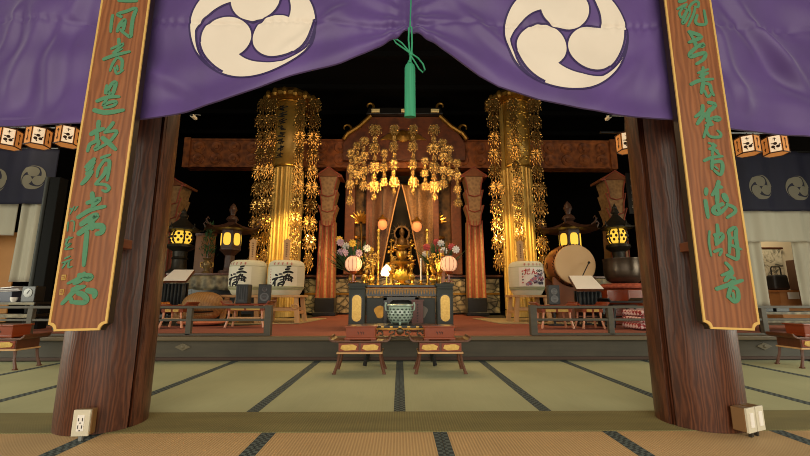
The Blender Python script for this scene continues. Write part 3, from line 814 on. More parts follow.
b = MB(); b.lathe([(.04,.10),(.045,.22),(.03,.26),(.05,.29),(.13,.315),(.16,.33),(.155,.342),(.05,.335),(.03,.36),(.06,.40),(.085,.45),(.08,.49),(.05,.51),(.045,.53),(.12,.56),(.125,.572),(.0,.565)], 24); obj('tiered_dish', b, M_goldd, t, smooth=True)
for px, lab in ((378,'tall twisted gold pole left of the golden lotus on the altar table'),(427.5,'tall twisted gold pole right of the golden lotus on the altar table')):
    t = thing('gold_pole', lab, 'pole', on_deck(px,5.95), group='twisted gold poles')
    H_ = Hh(228,284,5.95); b = MB(); b.lathe([(.05,0),(.055,.01),(.03,.03),(.014,.045)], 14); obj('base', b, M_gold, t, smooth=True)
    b = MB(); vs = []; P = [(0,0,.04+(H_-.07)*k/20) for k in range(21)]
    b.tube(P, .014, 10); 
    for s in (0, PI): b.tube([(.015*math.cos(s+k*.7),.015*math.sin(s+k*.7),.045+(H_-.08)*k/46) for k in range(47)], .007, 6)
    obj('twisted_shaft', b, M_gold, t, smooth=True)
    b = MB(); b.lathe([(.014,H_-.04),(.025,H_-.03),(.03,H_-.015),(.02,H_),(0,H_+.02)], 12); obj('finial', b, M_gold, t, smooth=True)
t = thing('candle', 'thin white candle in a gold holder right of the golden lotus', 'candle', on_deck(421,5.7))
b = MB(); b.lathe([(.045,0),(.05,.01),(.02,.025),(.015,.05),(.03,.06),(.03,.07),(0,.07)], 14); obj('holder', b, M_gold, t, smooth=True)
b = MB(); b.cyl((0,0,.068),.013,.32,14); obj('wax', b, M_white, t, smooth=True)
b = MB(); b.cyl((0,0,.388),.002,.012,6); obj('wick', b, M_ink, t)
t = thing('altar_lamp', 'small glowing cone-shaped lamp left of the golden lotus', 'lamp', on_deck(386.5,5.66))
b = MB(); b.lathe([(.05,0),(.05,.012),(.012,.03),(.012,.13)], 14); obj('base', b, M_gold, t, smooth=True)
b = MB(); b.lathe([(.0,.125),(.075,.14),(.085,.17),(.06,.24),(.015,.29),(0,.295)], 18); obj('shade', b, mat('lamp_white', (255,236,200), .5, emit=4, emit_col=(255,226,170)), t, smooth=True)
for px, sd in ((353,'left'),(449,'right')):
    t = thing('paper_lantern', 'round pink ribbed paper lantern above the %s post of the altar table' % sd, 'lantern', (WX(px,284,5.52),5.52,DZ+.041), group='pink round lanterns')
    b = MB(); b.lathe([(.06,0),(.06,.012),(.02,.02),(.016,.10),(.045,.125),(.055,.15)], 16); obj('red_base', b, M_lacq, t, smooth=True)
    prof = []; R_ = .118; zc = .250
    for k in range(17):
        a = -1.25+2.5*k/16; prof.append((R_*math.cos(a)**.75*(1+.0*k), zc+R_*.92*math.sin(a)))
    b = MB(); b.lathe(prof, 24); obj('paper_globe', b, mat('pink_lantern_'+sd, (244,190,150), .7, emit=.55, emit_col=(255,190,140)), t, smooth=True)
    b = MB()
    for k in range(12):
        a = 2*PI*k/12; b.tube([(r*1.012*math.cos(a),r*1.012*math.sin(a),z) for r, z in prof[::2]], .0025, 5)
    obj('rib', b, M_lacq, t, smooth=True)
    b = MB(); b.lathe([(.05,.35),(.05,.37),(.02,.375),(0,.38)], 14); obj('cap', b, M_redwood, t, smooth=True)
def bouquet(px, Y, lab, cols, seed):
    rnd = random.Random(seed)
    t = thing('flower_vase', lab, 'flowers', (WX(px,284,Y),Y,DZ))
    b = MB(); b.lathe([(.05,0),(.055,.01),(.035,.03),(.06,.08),(.055,.14),(.03,.18),(.045,.20),(.04,.20),(.02,.17)], 18); obj('vase', b, M_goldd, t, smooth=True)
    b = MB()
    for k in range(80):
        a = rnd.uniform(0,2*PI); e = rnd.uniform(.35,1.4); L = rnd.uniform(.20,.62)
        base = Vector((0,0,.18)); d = Vector((math.cos(a)*math.cos(e),math.sin(a)*math.cos(e),math.sin(e)))
        tip = base+d*L; side = d.cross(Vector((0,0,1))).normalized()*rnd.uniform(.018,.035); mid = base+d*L*.6
        b.add([tuple(base),tuple(mid+side),tuple(tip),tuple(mid-side),tuple(mid+Vector((0,0,.012)))], [(0,1,4),(1,2,4),(2,3,4),(3,0,4)])
    obj('foliage', b, tex('leaf_green_%d' % seed, [(26,52,28),(62,98,52)], 'noise', 12, rough=.6), t)
    for k, (c_, n) in enumerate(cols):
        m = mat('petal_%d_%d' % (seed,k), c_, .6)
        for j in range(n):
            a = rnd.uniform(PI,2*PI) if j % 2 else rnd.uniform(0,2*PI); e = rnd.uniform(.7,1.35); L = rnd.uniform(.34,.56)
            p = (math.cos(a)*math.cos(e)*L, math.sin(a)*math.cos(e)*L-.04, .18+math.sin(e)*L)
            b = MB()
            for q in range(9):
                an = 2*PI*q/9; b.at(p,(0,an,0),(1,1,1)); b.ball((.030,.006*math.sin(q),.0),(.030,.014,.016),8)
            b.at(p); b.ball((0,-.010,0),.014,8); b.at()
            obj('bloom', b, m, t, smooth=True)
bouquet(352, 6.0, 'vase of yellow and pale violet flowers behind the left pink lantern', [((226,176,60),3),((196,160,178),4),((220,214,206),2)], 3)
bouquet(441, 6.0, 'vase of red and white flowers behind the right pink lantern', [((190,70,66),4),((226,220,214),4)], 5)
c = WX(442,284,5.9)
t = thing('wooden_tablet', 'tall narrow pale wooden tablet left of the right pink lantern', 'tablet', (c,5.78,DZ))
b = MB(); b.box((0,0,.02),(.10,.07,.04)); obj('foot', b, M_redwood, t)
b = MB(); b.prism([(-.028,.035),(.028,.035),(.028,.50),(0,.53),(-.028,.50)], -.008, .008); obj('board', b, tex('tablet_wood', [(150,104,84),(176,126,100)], 'noise', 4, (6,6,.8)), t)
# small gold altar vessels in a row
kinds = ['gold footed cup','gold lidded jar','gold rice bowl','gold flower holder']
spots = [(364,5.58,'left end of the row, beside the left post'),(370.5,5.7,'second of the row from the left post'),(391,5.56,'left foot of the golden lotus'),(412,5.56,'right foot of the golden lotus'),(433,5.58,'right of the candle'),(440,5.66,'right end of the row, beside the right post')]
for i, (px, Y, wh) in enumerate(spots):
    b = MB(); k = i % 3
    t = thing('gold_vessel', '%s on the altar table, %s' % (kinds[k], wh), 'vessel', on_deck(px,Y), group='small gold vessels on the altar table')
    if k == 0:
        b.lathe([(.04,0),(.042,.008),(.014,.03),(.012,.06),(.04,.085),(.046,.12),(.04,.12),(.03,.095),(0,.09)], 18); obj('cup', b, M_gold, t, smooth=True)
        b = MB(); b.ball((0,0,.125),(.036,.036,.03),12); obj('offering', b, M_goldplate, t, smooth=True)
    elif k == 1:
        b.lathe([(.03,0),(.034,.006),(.02,.02),(.05,.06),(.052,.09),(.035,.115)], 18); obj('jar', b, M_gold, t, smooth=True)
        b = MB(); b.lathe([(.038,.115),(.03,.135),(.008,.15),(.012,.165),(0,.175)], 18); obj('lid', b, M_gold, t, smooth=True)
    else:
        b.lathe([(.035,0),(.036,.01),(.018,.025),(.02,.1),(.04,.15),(.036,.15),(.015,.11)], 18); obj('holder', b, M_gold, t, smooth=True)
        b = MB(); flower_petals(b, .15, .01, 8, .9, .09, .035); obj('gilt_flower', b, M_gold, t)

rnd = random.Random(31)
for px, Y, nm in ((366,5.86,'left of the left twisted pole'),(372.5,5.84,'just left of the left twisted pole'),(392,5.98,'behind the golden lotus on its left'),(412,5.98,'behind the golden lotus on its right'),(433,5.84,'just right of the right twisted pole'),(438.5,5.62,'by the right corner post')):
    t = thing('gilt_flower_vase', 'slender gilt vase with gilded flowers, '+nm, 'vase', on_deck(px,Y), group='gilt flower vases on the altar table')
    b = MB(); b.lathe([(.035,0),(.04,.01),(.018,.03),(.034,.08),(.036,.12),(.016,.16),(.026,.19),(.02,.19),(.01,.15)], 14); obj('vase', b, M_gold, t, smooth=True)
    b = MB()
    for q in range(15):
        a = rnd.uniform(0,2*PI); r = rnd.uniform(.01,.07); z = rnd.uniform(.24,.46)
        b.ball((r*math.cos(a),r*math.sin(a)*.7,z),(.020,.016,.014),7); b.tube([(0,0,.16),(r*.5*math.cos(a),r*.4*math.sin(a),z*.7),(r*math.cos(a),r*math.sin(a)*.7,z)], .004, 4)
        leaf(b, r*math.cos(a), z, .05, a, .024, r*math.sin(a)*.7)
    obj('gilded_flowers', b, M_goldplate if px < 400 else M_gold, t)
# ------------------------------------------------------------------ shrine at the back
SY = 10.3
sx0 = WX(401,200,SY)
def sp(px, py): p = W(px,py,SY); return (p.x-sx0, p.z-AZ)
t = thing('altar_shrine', 'large dark wooden altar shrine with reddish gabled roof, drapes and gold fittings', 'shrine', (sx0,SY,AZ))
M_shrine = tex('shrine_wood', [(60,29,12),(120,62,28)], 'noise', 9, (1,1,1.5), rough=.5)
b = MB()
b.prism([sp(372,124),sp(437,124),sp(457,141),sp(463,150),sp(463,166),sp(345,166),sp(345,150),sp(349,141)], -.45, 1.2)
obj('roof_body', b, M_shrine, t, bev=.02)
b = MB(); b.prism([sp(371,118),sp(438,118),sp(441,124),sp(368,124)], -.62, -.3); obj('ridge', b, M_black, t, bev=.01)
for px in (377,405,433):
    b = MB(); x, z = sp(px,121.3); b.box((x,-.63,z),(.22,.06,.09)); obj('ridge_plate', b, mat('ridge_gold_%d' % px, (236,214,150), .4, .3), t, bev=.01)
for s in (-1, 1):
    for (px, py, r0) in ((405+s*34,115,.13),(405+s*56,136,.15)):
        x, z = sp(px, py); pts = []
        for k in range(22):
            a = PI*1.5-s*0-k/21*3.3*PI*.5; r = r0*(1-.62*k/21)
            pts.append((x+s*(r*math.cos(a)*1.0)*-1*-1, -.5, z+r*math.sin(a)))
        b = MB(); b.tube(pts, [.045-.025*k/21 for k in range(22)], 8); obj('roof_curl', b, M_goldd, t, smooth=True)
for s in (-1, 1):   # bargeboards
    a = sp(405+s*33,124); c_ = sp(405+s*55,141); e = sp(405+s*59,148)
    b = MB(); b.tube([(a[0],-.5,a[1]),((a[0]+c_[0])/2,-.5,(a[1]+c_[1])/2-.05),(c_[0],-.5,c_[1]),(e[0],-.5,e[1]+.04)], .06, 8); obj('bargeboard', b, M_goldd, t, smooth=True)
b = MB(); x, z = sp(403,143)
for s in (-1, 1):
    pts = [(x,z+.1),(x+s*.2,z+.16),(x+s*.45,z+.02),(x+s*.62,z-.12),(x+s*.4,z-.1),(x+s*.2,z-.14),(x,z-.05)]
    b.prism(pts, -.50, -.44)
b.at((x,-.5,z-.02),(PI/2,0,0)); b.lathe([(.16,0),(.17,.03),(.12,.05),(0,.07)], 18); b.at()
obj('gable_carving', b, M_goldd, t, bev=.01)
# posts and panels
for px, w_ in ((352,.26),(454,.26),(371,.16),(434,.16)):
    x0, z1 = sp(px,166); b = MB(); b.box((x0,-.1 if w_ > .2 else -.3,(z1+1.0)/2),(w_,w_,z1-1.0)); obj('post', b, M_shrine, t, bev=.015)
b = MB(); x0, z1 = sp(400,166); b.box((0,.9,(z1+1)/2),(2.8,.06,z1-1)); obj('back_wall', b, mat('shrine_inside', (22,15,10), .7), t)
for s in (-1, 1):
    b = MB(); xa = sp(405-3+s*43,170)[0]; b.box((xa,.05,(z1+1)/2),(.42,.05,z1-1.0)); obj('side_screen', b, tex('screen_gilt_%d' % s, [(46,32,16),(110,78,36)], 'voronoi', 9, rough=.5, metal=.3), t)
b = MB()
for k in range(4):
    zz = sp(400,188)[1]; b.tube([(-1.3,-.36,zz),(1.3,-.36,zz)], .015, 6)
obj('curtain_rod', b, M_goldd, t)
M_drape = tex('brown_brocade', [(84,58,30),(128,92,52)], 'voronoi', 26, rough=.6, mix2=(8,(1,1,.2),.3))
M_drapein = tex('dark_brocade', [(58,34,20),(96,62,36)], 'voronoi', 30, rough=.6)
for s in (-1, 1):
    b = MB()
    def fn(u, v):
        py = 189+v*84
        inn = 401+s*(1+18*(v**.9)); out = 401+s*31
        px = inn+(out-inn)*u; x, z = sp(px, py)
        return (x, -.38+.05*math.sin(u*9+v*1.5)-.10*(1-u)*v, z)
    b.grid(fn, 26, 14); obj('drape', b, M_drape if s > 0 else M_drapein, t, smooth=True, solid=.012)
    b = MB(); b.tube([(fn(0,k/10)[0],fn(0,k/10)[1]-.01,fn(0,k/10)[2]) for k in range(11)], .018, 6); obj('drape_edging', b, tex('edging_%d' % s, [(150,108,60),(186,140,84)], 'noise', 20), t, smooth=True)
# altar dais with carved rock panels
DY = 10.2
dx0, dx1 = WX(303,290,DY), WX(501,290,DY); dz1 = WZ(400,275,DY)
M_rock = tex('rock_panel', [(24,22,18),(140,130,106),(188,174,138)], 'voronoi', 4.2, (1,1,1.7), rough=.6, pos=[0,.10,.5], feature='DISTANCE_TO_EDGE', bump=.5, mix2=(5,(2,1,1),.45))
t = thing('altar_dais', 'long altar dais faced with grey and gold rock-pattern panels', 'dais', ((dx0+dx1)/2,DY,AZ))
b = MB(); b.box((0,.75,(dz1-AZ)/2),(dx1-dx0,1.3,dz1-AZ-.04)); obj('core', b, M_black, t)
b = MB(); b.box((0,.70,dz1-AZ-.03),(dx1-dx0+.1,1.5,.06)); obj('top_slab', b, M_redwood, t, bev=.01)
for a0, a1 in ((304,319),(331,366),(366.5,402),(402.5,437),(437.5,466),(484,500)):
    xa = WX(a0,290,DY)-(dx0+dx1)/2; xb = WX(a1,290,DY)-(dx0+dx1)/2
    b = MB(); b.box(((xa+xb)/2,.05,(dz1-AZ)/2-.03),(xb-xa-.03,.10,dz1-AZ-.14)); f = obj('rock_panel', b, M_rock, t, bev=.01)
    b = MB(); b.box(((xa+xb)/2,-.01,(dz1-AZ)*.52),(xb-xa-.03,.05,.05)); obj('panel_rail', b, M_goldd, f)
# statue on the dais
t = thing('standing_statue', 'small gilded standing figure between the parted drapes of the shrine', 'statue', (WX(402,240,9.75),10.35,dz1+.0005))
b = MB(); b.lathe([(.22,0),(.25,.06),(.20,.12),(.16,.18),(.2,.22),(0,.24)], 20); obj('lotus_base', b, M_goldd, t, smooth=True)
b = MB(); b.at((0,0,.22),(0,0,0),(1,.7,1)); b.lathe([(.16,0),(.15,.1),(.12,.35),(.13,.5),(.15,.62),(.13,.72),(.05,.78),(.042,.82),(.07,.86),(.078,.92),(.06,.98),(.03,1.02),(.035,1.06),(0,1.1)], 20)
for s in (-1, 1): b.tube([(s*.14,0,.68),(s*.18,-.04,.52),(s*.10,-.16,.50),(s*.02,-.20,.56)], [.05,.045,.035,.03], 8)
b.at(); obj('robed_figure', b, tex('dim_gilt', [(50,36,20),(112,82,40)], 'noise', 12, rough=.5, metal=.4), t, smooth=True)
b = MB(); b.at((0,.14,1.12),(PI/2,0,0)); b.lathe([(.17,0),(.22,.0),(.22,.02),(.17,.02),(.17,0)], 26); b.at()
for k in range(16): a = 2*PI*k/16; b.tube([(.22*math.cos(a),.13,1.12+.22*math.sin(a)),(.32*math.cos(a),.13,1.12+.32*math.sin(a))], [.012,.003], 5)
obj('halo', b, MATS['dim_gilt'], t)
# offerings and ornaments that stand on the dais
DT = dz1+.0005
for px, py, sd in ((360,220,'left'),(434,220,'right')):
    Y = 9.95; x = WX(px,py,Y); zt_ = WZ(px,py,Y)
    t = thing('gold_lotus_branch', 'gilded lotus blossom on a tall stem at the %s of the shrine drapes' % sd, 'ornament', (x,10.3,DT), group='gilded lotus branches')
    b = MB(); b.lathe([(.12,0),(.14,.03),(.05,.08),(.12,.3),(.10,.42),(.04,.5),(.06,.54)], 16); obj('vase', b, M_goldd, t, smooth=True)
    H_ = zt_-DT; b = MB(); b.tube([(0,0,.5),(.02,-.03,H_*.6),(0,-.1,H_-.05)], .02, 6)
    obj('stem', b, M_goldd, t, smooth=True)
    b = MB()
    for q in range(11):
        a = PI*(.06+.88*q/10); b.at((0,-.12,H_-.05),(.35,0,0)); 
        ca, sa = math.cos(a), math.sin(a); L = .36
        b.add([(.04*ca,0,.04*sa),(L*.6*ca-.045*sa,-.03,L*.6*sa+.045*ca),(L*ca,-.05,L*sa),(L*.6*ca+.045*sa,-.03,L*.6*sa-.045*ca),(L*.6*ca,-.06,L*.6*sa)], [(0,1,4),(1,2,4),(2,3,4),(3,0,4)])
    b.at(); obj('blossom', b, M_gold, t)
    b = MB()
    for k in range(5):
        z = .7+.28*k
        for s in (-1, 1):
            if z < H_-.2: b.ball((s*.17,-.03,z),(.15,.05,.06),8); b.tube([(0,0,z-.1),(s*.1,-.03,z)], .015, 5)
    obj('gilt_leaves', b, M_goldd, t, smooth=True)
for px, py, sd in ((382.5,224,'left'),(417,226,'right')):
    Y = 9.7; x = WX(px,py,Y); z = WZ(px,py+6,Y); H_ = z-.0
    t = thing('hanging_lamp', 'small pinkish hanging lamp in front of the %s shrine drape' % sd, 'lamp', (x,Y,z), group='small hanging shrine lamps')
    b = MB(); b.lathe([(.03,0),(.10,.05),(.12,.12),(.11,.2),(.07,.26)], 14); obj('globe', b, mat('shrine_lamp_'+sd, (226,140,90), .6, emit=.5, emit_col=(255,160,90)), t, smooth=True)
    b = MB(); b.lathe([(.14,.25),(.12,.29),(.05,.33),(.03,.38),(0,.4)], 14); obj('cap', b, M_goldd, t, smooth=True)
    b = MB(); b.tube([(0,0,.38),(0,0,1.2)], .008, 5); b.box((0,.15,1.2),(.03,.34,.03)); obj('hanger', b, M_bronze, t)
rnd = random.Random(11)
labs = ['gold banner stand','gilt vase','gold incense stand','gilt offering tower']
desc = ['left edge of the shrine','beside the left drape','under the left hanging lamp','under the right hanging lamp','beside the right drape','right edge of the shrine']
for i, px in enumerate((346,368,391,411,424,456)):
    Y = 10.32+.12*(i % 2); x = WX(px,262,Y); k = i % 2
    t = thing('gilt_stand', '%s standing on the dais at the %s' % (labs[i % 4], desc[i]), 'ornament', (x,Y,DT), group='gilt stands on the dais')
    b = MB(); b.lathe([(.10,0),(.12,.02),(.05,.06),(.03,.14),(.06,.18),(.09,.22),(.07,.30),(.03,.34),(.03,.46),(.07,.50),(.0,.52)], 14); obj('pedestal', b, M_gold if k else M_goldd, t, smooth=True)
    b = MB()
    for q in range(16):
        a = rnd.uniform(0,2*PI); r = rnd.uniform(.03,.16); z = rnd.uniform(.55,.95)
        b.ball((r*math.cos(a),r*math.sin(a)*.6,z),(.045,.03,.03),7)
    b.tube([(0,0,.5),(0,0,.95)], .015, 6)
    obj('gilt_spray', b, M_gold, t, smooth=True)

# ------------------------------------------------------------------ gold pillars
PY = 9.2
M_pill = tex('gold_brocade', [(150,112,44),(238,200,108)], 'noise', 5, (14,14,.8), rough=.42, metal=.35)
M_pillp = tex('gold_plaque', [(134,98,38),(190,150,70)], 'noise', 8, rough=.45, metal=.4)
def gold_pillar(px, pxw, side):
    x = WX(px,180,PY); r = (WX(px+pxw/2,180,PY)-WX(px-pxw/2,180,PY))/2; zt_ = WZ(px,97,PY-.3)-AZ; zp = WZ(px,165,PY-r)-AZ
    t = thing('gold_pillar', 'gold brocade covered pillar with a plaque behind %s' % ('the two left sake barrels' if side < 0 else 'the right sake barrel'), 'pillar', (x,PY,AZ), group='gold pillars')
    b = MB(); b.lathe([(r*1.15,0),(r*1.15,.12),(r*1.0,.16),(r*.97,zt_)], 40); obj('shaft', b, M_pill, t, smooth=True)
    b = MB()
    for k in range(18):
        a = 2*PI*k/18; b.tube([(r*math.cos(a),r*math.sin(a),.16),(r*.985*math.cos(a),r*.985*math.sin(a),zp-.05)], .042, 8)
    obj('ribbed_cover', b, M_pill, t, smooth=True)
    hw_ = r*.86; h0 = zp; h1 = zt_-.12
    def cf(x_, z_, off=.03): 
        q = max(-.95, min(.95, x_/(r+off))); return (x_, -(r+off)*math.sqrt(1-q*q), z_)
    b = MB(); b.grid(lambda u, v: cf(-hw_+2*hw_*u, h0+(h1-h0)*v), 16, 2); pq = obj('plaque', b, M_pillp, t, smooth=True, solid=.02)
    b = MB()
    for path in ([(-hw_,h0),(-hw_,h1)],[(hw_,h0),(hw_,h1)],[(-hw_+2*hw_*k/12,h1) for k in range(13)],[(-hw_+2*hw_*k/12,h0) for k in range(13)]):
        b.tube([cf(a,c_,.045) for a,c_ in path], .022, 6)
    obj('plaque_frame', b, M_gold, pq, smooth=True)
    b = MB(); rn = random.Random(4)
    if side < 0:
        L = h1-h0
        for k in range(8):
            zc = h1-L*(.12+.105*k)
            for q in range(4):
                xx = -.10+rn.uniform(-.05,.05); zz = zc+.045*(q-1.5)/1.5; d_ = rn.uniform(-.03,.03); w_ = rn.uniform(.04,.09)
                p0 = cf(xx-w_,zz-d_,.045); p1 = cf(xx+w_,zz+d_,.045); b.bar(p0, p1, .02, .02)
            b.bar(cf(-.10,zc+.06,.045), cf(-.10+rn.uniform(-.04,.04),zc-.06,.045), .02, .02)
        obj('inscription', b, M_ink, pq)
    else:
        for k in range(60):
            xx = rn.uniform(-hw_*.8,hw_*.8); zz = rn.uniform(h0+.08,h1-.08); b.ball(cf(xx,zz,.04),(.04,.02,.028),6)
        for k in range(14):
            zz = h0+.1+(h1-h0-.2)*k/13; b.bar(cf(.12*math.sin(k*1.7),zz,.045), cf(.12*math.sin(k*1.7+1.7),zz+(h1-h0)/14,.045), .02, .02)
        obj('relief_flowers', b, M_gold, pq, smooth=True)
    b = MB(); b.lathe([(r*1.1,zt_-.10),(r*1.85,zt_-.06),(r*1.9,zt_+.02),(r*1.6,zt_+.12),(r*1.1,zt_+.24),(r*.4,zt_+.30)], 8, a0=PI/8)
    for k in range(16):
        a = 2*PI*k/16; b.ball((r*1.85*math.cos(a),r*1.85*math.sin(a),zt_-.02),(.07,.07,.11),8)
    obj('canopy', b, M_goldd, t)
    return x, r
# hanging gilt pendant strings
def tier_mesh(w, h, seed, metal_):
    """one tier of a gilt string: a fan of pierced leaves round a bell, with scrolls, drops and beads"""
    rn = random.Random(seed); b = MB()
    b.lathe([(.012,h*.50),(w*.09,h*.45),(w*.13,h*.40),(w*.03,h*.36)], 8)
    leaf(b, 0, h*.26, h*.30, PI/2, w*.15, -.05)
    for s in (-1, 1):
        for k, (a, L, wd) in enumerate(((.55,.30,.17),(1.05,.34,.16),(1.5,.38,.16),(1.95,.36,.16),(2.45,.30,.16))):
            leaf(b, s*w*.05, h*(.24-.02*k), w*L, PI/2-s*a, w*wd, -.05+.03*(k % 2))
            leaf(b, s*w*(.05+L*.75*math.sin(a)), h*(.24-.02*k)+w*L*.75*math.cos(a), w*.17, PI/2-s*(a+.9), w*.06, -.07)
        pts = []
        for k in range(12):
            a = k/11*4.2; r = .13*(1-.06*k)
            pts.append((s*w*(.34+r*math.cos(a)), -.04, h*(.06-r*math.sin(a))))
        b.tube(pts, w*.018, 5)
        for k, (x, z, L) in enumerate(((.14,.02,.26),(.28,-.08,.22),(.42,-.06,.20),(.20,-.24,.20))):
            leaf(b, s*w*x, h*z, w*L, -PI/2+s*.12*k, w*.12, -.03+.05*(k % 2))
            b.ball((s*w*x,-.05,h*z),w*.032,6)
        b.ball((s*w*.47,-.03,h*.20),w*.035,6); b.ball((s*w*.30,-.05,h*.40),w*.03,6)
        leaf(b, 0, h*.22, w*.4, -PI/2+s*.7, w*.12, .07); leaf(b, 0, h*.05, w*.4, -PI/2+s*.4, w*.12, .06)
    leaf(b, 0, h*.10, h*.34, -PI/2, w*.12, -.06); leaf(b, 0, -h*.20, h*.30, -PI/2, w*.10, -.03)
    b.ball((0,-.08,h*.20),w*.05,8); b.ball((0,-.04,-h*.18),w*.04,6); b.ball((0,-.03,-h*.50),w*.035,6)
    return b.mesh('pendant', metal_)
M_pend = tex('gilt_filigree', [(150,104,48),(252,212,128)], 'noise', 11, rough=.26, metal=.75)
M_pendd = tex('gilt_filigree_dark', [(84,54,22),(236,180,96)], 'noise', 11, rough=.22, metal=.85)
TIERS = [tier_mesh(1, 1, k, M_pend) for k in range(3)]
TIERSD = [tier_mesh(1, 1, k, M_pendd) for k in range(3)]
def string(x, y, ztop, zbot, w, n, label, group, th=1.12):
    t = thing('pendant_string', label, 'hanging ornament', (x,y,zbot), group=group)
    L = ztop-zbot; h = L/n
    b = MB(); b.tube([(0,.02,0),(0,.02,L)], .007, 5); obj('cord', b, M_goldd, t)
    for k in range(n):
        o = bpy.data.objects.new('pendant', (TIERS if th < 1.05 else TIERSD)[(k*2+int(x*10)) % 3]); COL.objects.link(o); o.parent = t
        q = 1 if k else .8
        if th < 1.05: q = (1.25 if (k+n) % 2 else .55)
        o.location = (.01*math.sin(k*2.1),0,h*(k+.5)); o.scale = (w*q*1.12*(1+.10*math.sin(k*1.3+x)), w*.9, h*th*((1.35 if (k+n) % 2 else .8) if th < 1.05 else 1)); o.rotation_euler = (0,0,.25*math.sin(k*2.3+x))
    return t
for px, pw_, sd in ((288,28,-1),(516,28,1)): gold_pillar(px, pw_, sd)
def pxstr(px, py0, py1, Y, wpx, n, label, group, th=1.12):
    x = WX(px,(py0+py1)/2,Y); w = wpx*Y/390
    return string(x, Y, WZ(px,py0,Y), WZ(px,py1,Y), w, n, label, group, th)
GL = 'pendant strings around the gold pillars'
for px, wpx, Y, y1, lab in ((258.5,13,8.75,272,'outermost left gilt pendant string beside the left gold pillar'),(268,12,8.6,268,'gilt pendant string along the left edge of the left gold pillar'),
        (297.5,11.5,8.55,266,'gilt pendant string hanging in front of the left gold pillar'),(311.5,13.5,8.8,272,'gilt pendant string right of the left gold pillar'),
        (496,13.5,8.75,272,'gilt pendant string left of the right gold pillar'),(517,11,8.55,262,'gilt pendant string hanging in front of the right gold pillar'),(538.5,13.5,8.75,274,'gilt pendant string right of the right gold pillar')):
    pxstr(px, 99, y1, Y, wpx, 10, lab, GL)
GC = 'pendant strings under the shrine roof'
for px, y0, y1, wpx, n, lab in ((350.5,150,205,8,5,'far left short gilt string under the shrine roof'),(357,143,186,9,4,'gilt string second from the left under the shrine roof'),(364,138,190,9,5,'gilt string third from the left under the shrine roof'),
        (374.5,126,202,12,6,'large left gilt string hanging from the shrine ridge'),(384,150,186,8,3,'small gilt string right of the large left string'),(394,126,196,9,6,'gilt string just left of the shrine middle'),(413,126,196,9,6,'gilt string just right of the shrine middle'),
        (425,158,190,8,3,'small gilt string left of the large right string'),(434,126,202,12,6,'large right gilt string hanging from the shrine ridge'),(443,140,188,9,5,'gilt string third from the right under the shrine roof'),(449.5,146,182,9,4,'gilt string second from the right under the shrine roof'),(457.5,160,207,8,5,'far right short gilt string under the shrine roof')):
    pxstr(px, y0, y1, 9.55, wpx*.80, n+2, lab, GC, 1.0)
# ------------------------------------------------------------------ reddish brocade banner posts
M_bred = tex('banner_red', [(96,48,20),(140,80,38)], 'noise', 9, (1,1,1), rough=.7)
M_bgold = tex('banner_gold', [(122,86,50),(170,130,82)], 'voronoi', 14, rough=.5)
M_pipe = mat('red_piping', (146,64,42), .6)
def banner(px, Y, y0, y1, label):
    x = WX(px,240,Y); zt_ = WZ(px,y0,Y)-AZ; h = zt_; k = Y/395
    t = thing('brocade_post', label, 'banner', (x,Y,AZ), group='hooded brocade banner posts')
    zb_ = .42
    b = MB(); b.box((0,0,zb_/2),(.46,.40,zb_)); b.box((0,0,.04),(.54,.48,.08)); obj('plinth', b, M_black, t, bev=.01)
    L = h-zb_; w = .38
    def zz(f): return zb_+L*f
    for q in range(5):
        xx = -w*.40+w*.20*q
        b = MB(); b.prism([(xx*1.12-.040,zb_),(xx*1.12+.040,zb_),(xx*.95+.036,zz(.58)),(xx*.95-.036,zz(.58))], -.17+(.014 if q % 2 else 0), .17); obj('strip', b, M_bred if q % 2 else M_bgold, t, bev=.006)
    for q in range(6):
        xx = -w*.5+w*.2*q
        b = MB(); b.tube([(xx*1.12,-.175,zb_),(xx*.95,-.175,zz(.58))], .014, 6); obj('piping', b, M_pipe, t, smooth=True)
    tiers = ((.55,.70,.40,.62),(.66,.82,.42,.60),(.78,.93,.44,.62))
    for k, (f0, f1, wb, wt) in enumerate(tiers):
        pts = [(-w*wb*.9,zz(f0)),(0,zz(f0)-.05),(w*wb*.9,zz(f0)),(w*wb*1.05,zz(f0+(f1-f0)*.5)),(w*wt,zz(f1)),(-w*wt,zz(f1)),(-w*wb*1.05,zz(f0+(f1-f0)*.5))]
        b = MB(); b.prism(pts, -.185-.018*k, .185+.018*k); tr = obj('petal_tier', b, M_bgold, t, bev=.012)
        b = MB(); y = -.19-.018*k
        b.tube([(w*wt,y,zz(f1)),(w*wb*1.05,y,zz(f0+(f1-f0)*.5)),(w*wb*.9,y,zz(f0)),(0,y,zz(f0)-.05),(-w*wb*.9,y,zz(f0)),(-w*wb*1.05,y,zz(f0+(f1-f0)*.5)),(-w*wt,y,zz(f1))], .016, 6); obj('tier_piping', b, M_pipe, tr, smooth=True)
    b = MB(); b.prism([(-w*.62,zz(.925)),(w*.62,zz(.925)),(w*.88,zz(.915)),(w*.90,zz(.935)),(0,zz(1.0)),(-w*.90,zz(.935)),(-w*.88,zz(.915))], -.26, .26); hd = obj('hood', b, M_bred, t, bev=.012)
    b = MB(); b.tube([(-w*.62,-.265,zz(.925)),(-w*.89,-.265,zz(.92)),(0,-.265,zz(1.0)),(w*.89,-.265,zz(.92)),(w*.62,-.265,zz(.925))], .016, 6); obj('hood_piping', b, M_pipe, hd, smooth=True)
for px, Y, y0, lab in ((328,9.75,170,'hooded red brocade post left of the altar shrine'),(474,9.75,170,'hooded red brocade post right of the altar shrine'),
                       (172,8.9,180,'hooded red brocade post behind the left metal lantern'),(615,8.9,174,'hooded red brocade post behind the right metal lantern')):
    banner(px, Y, y0, 312, lab)

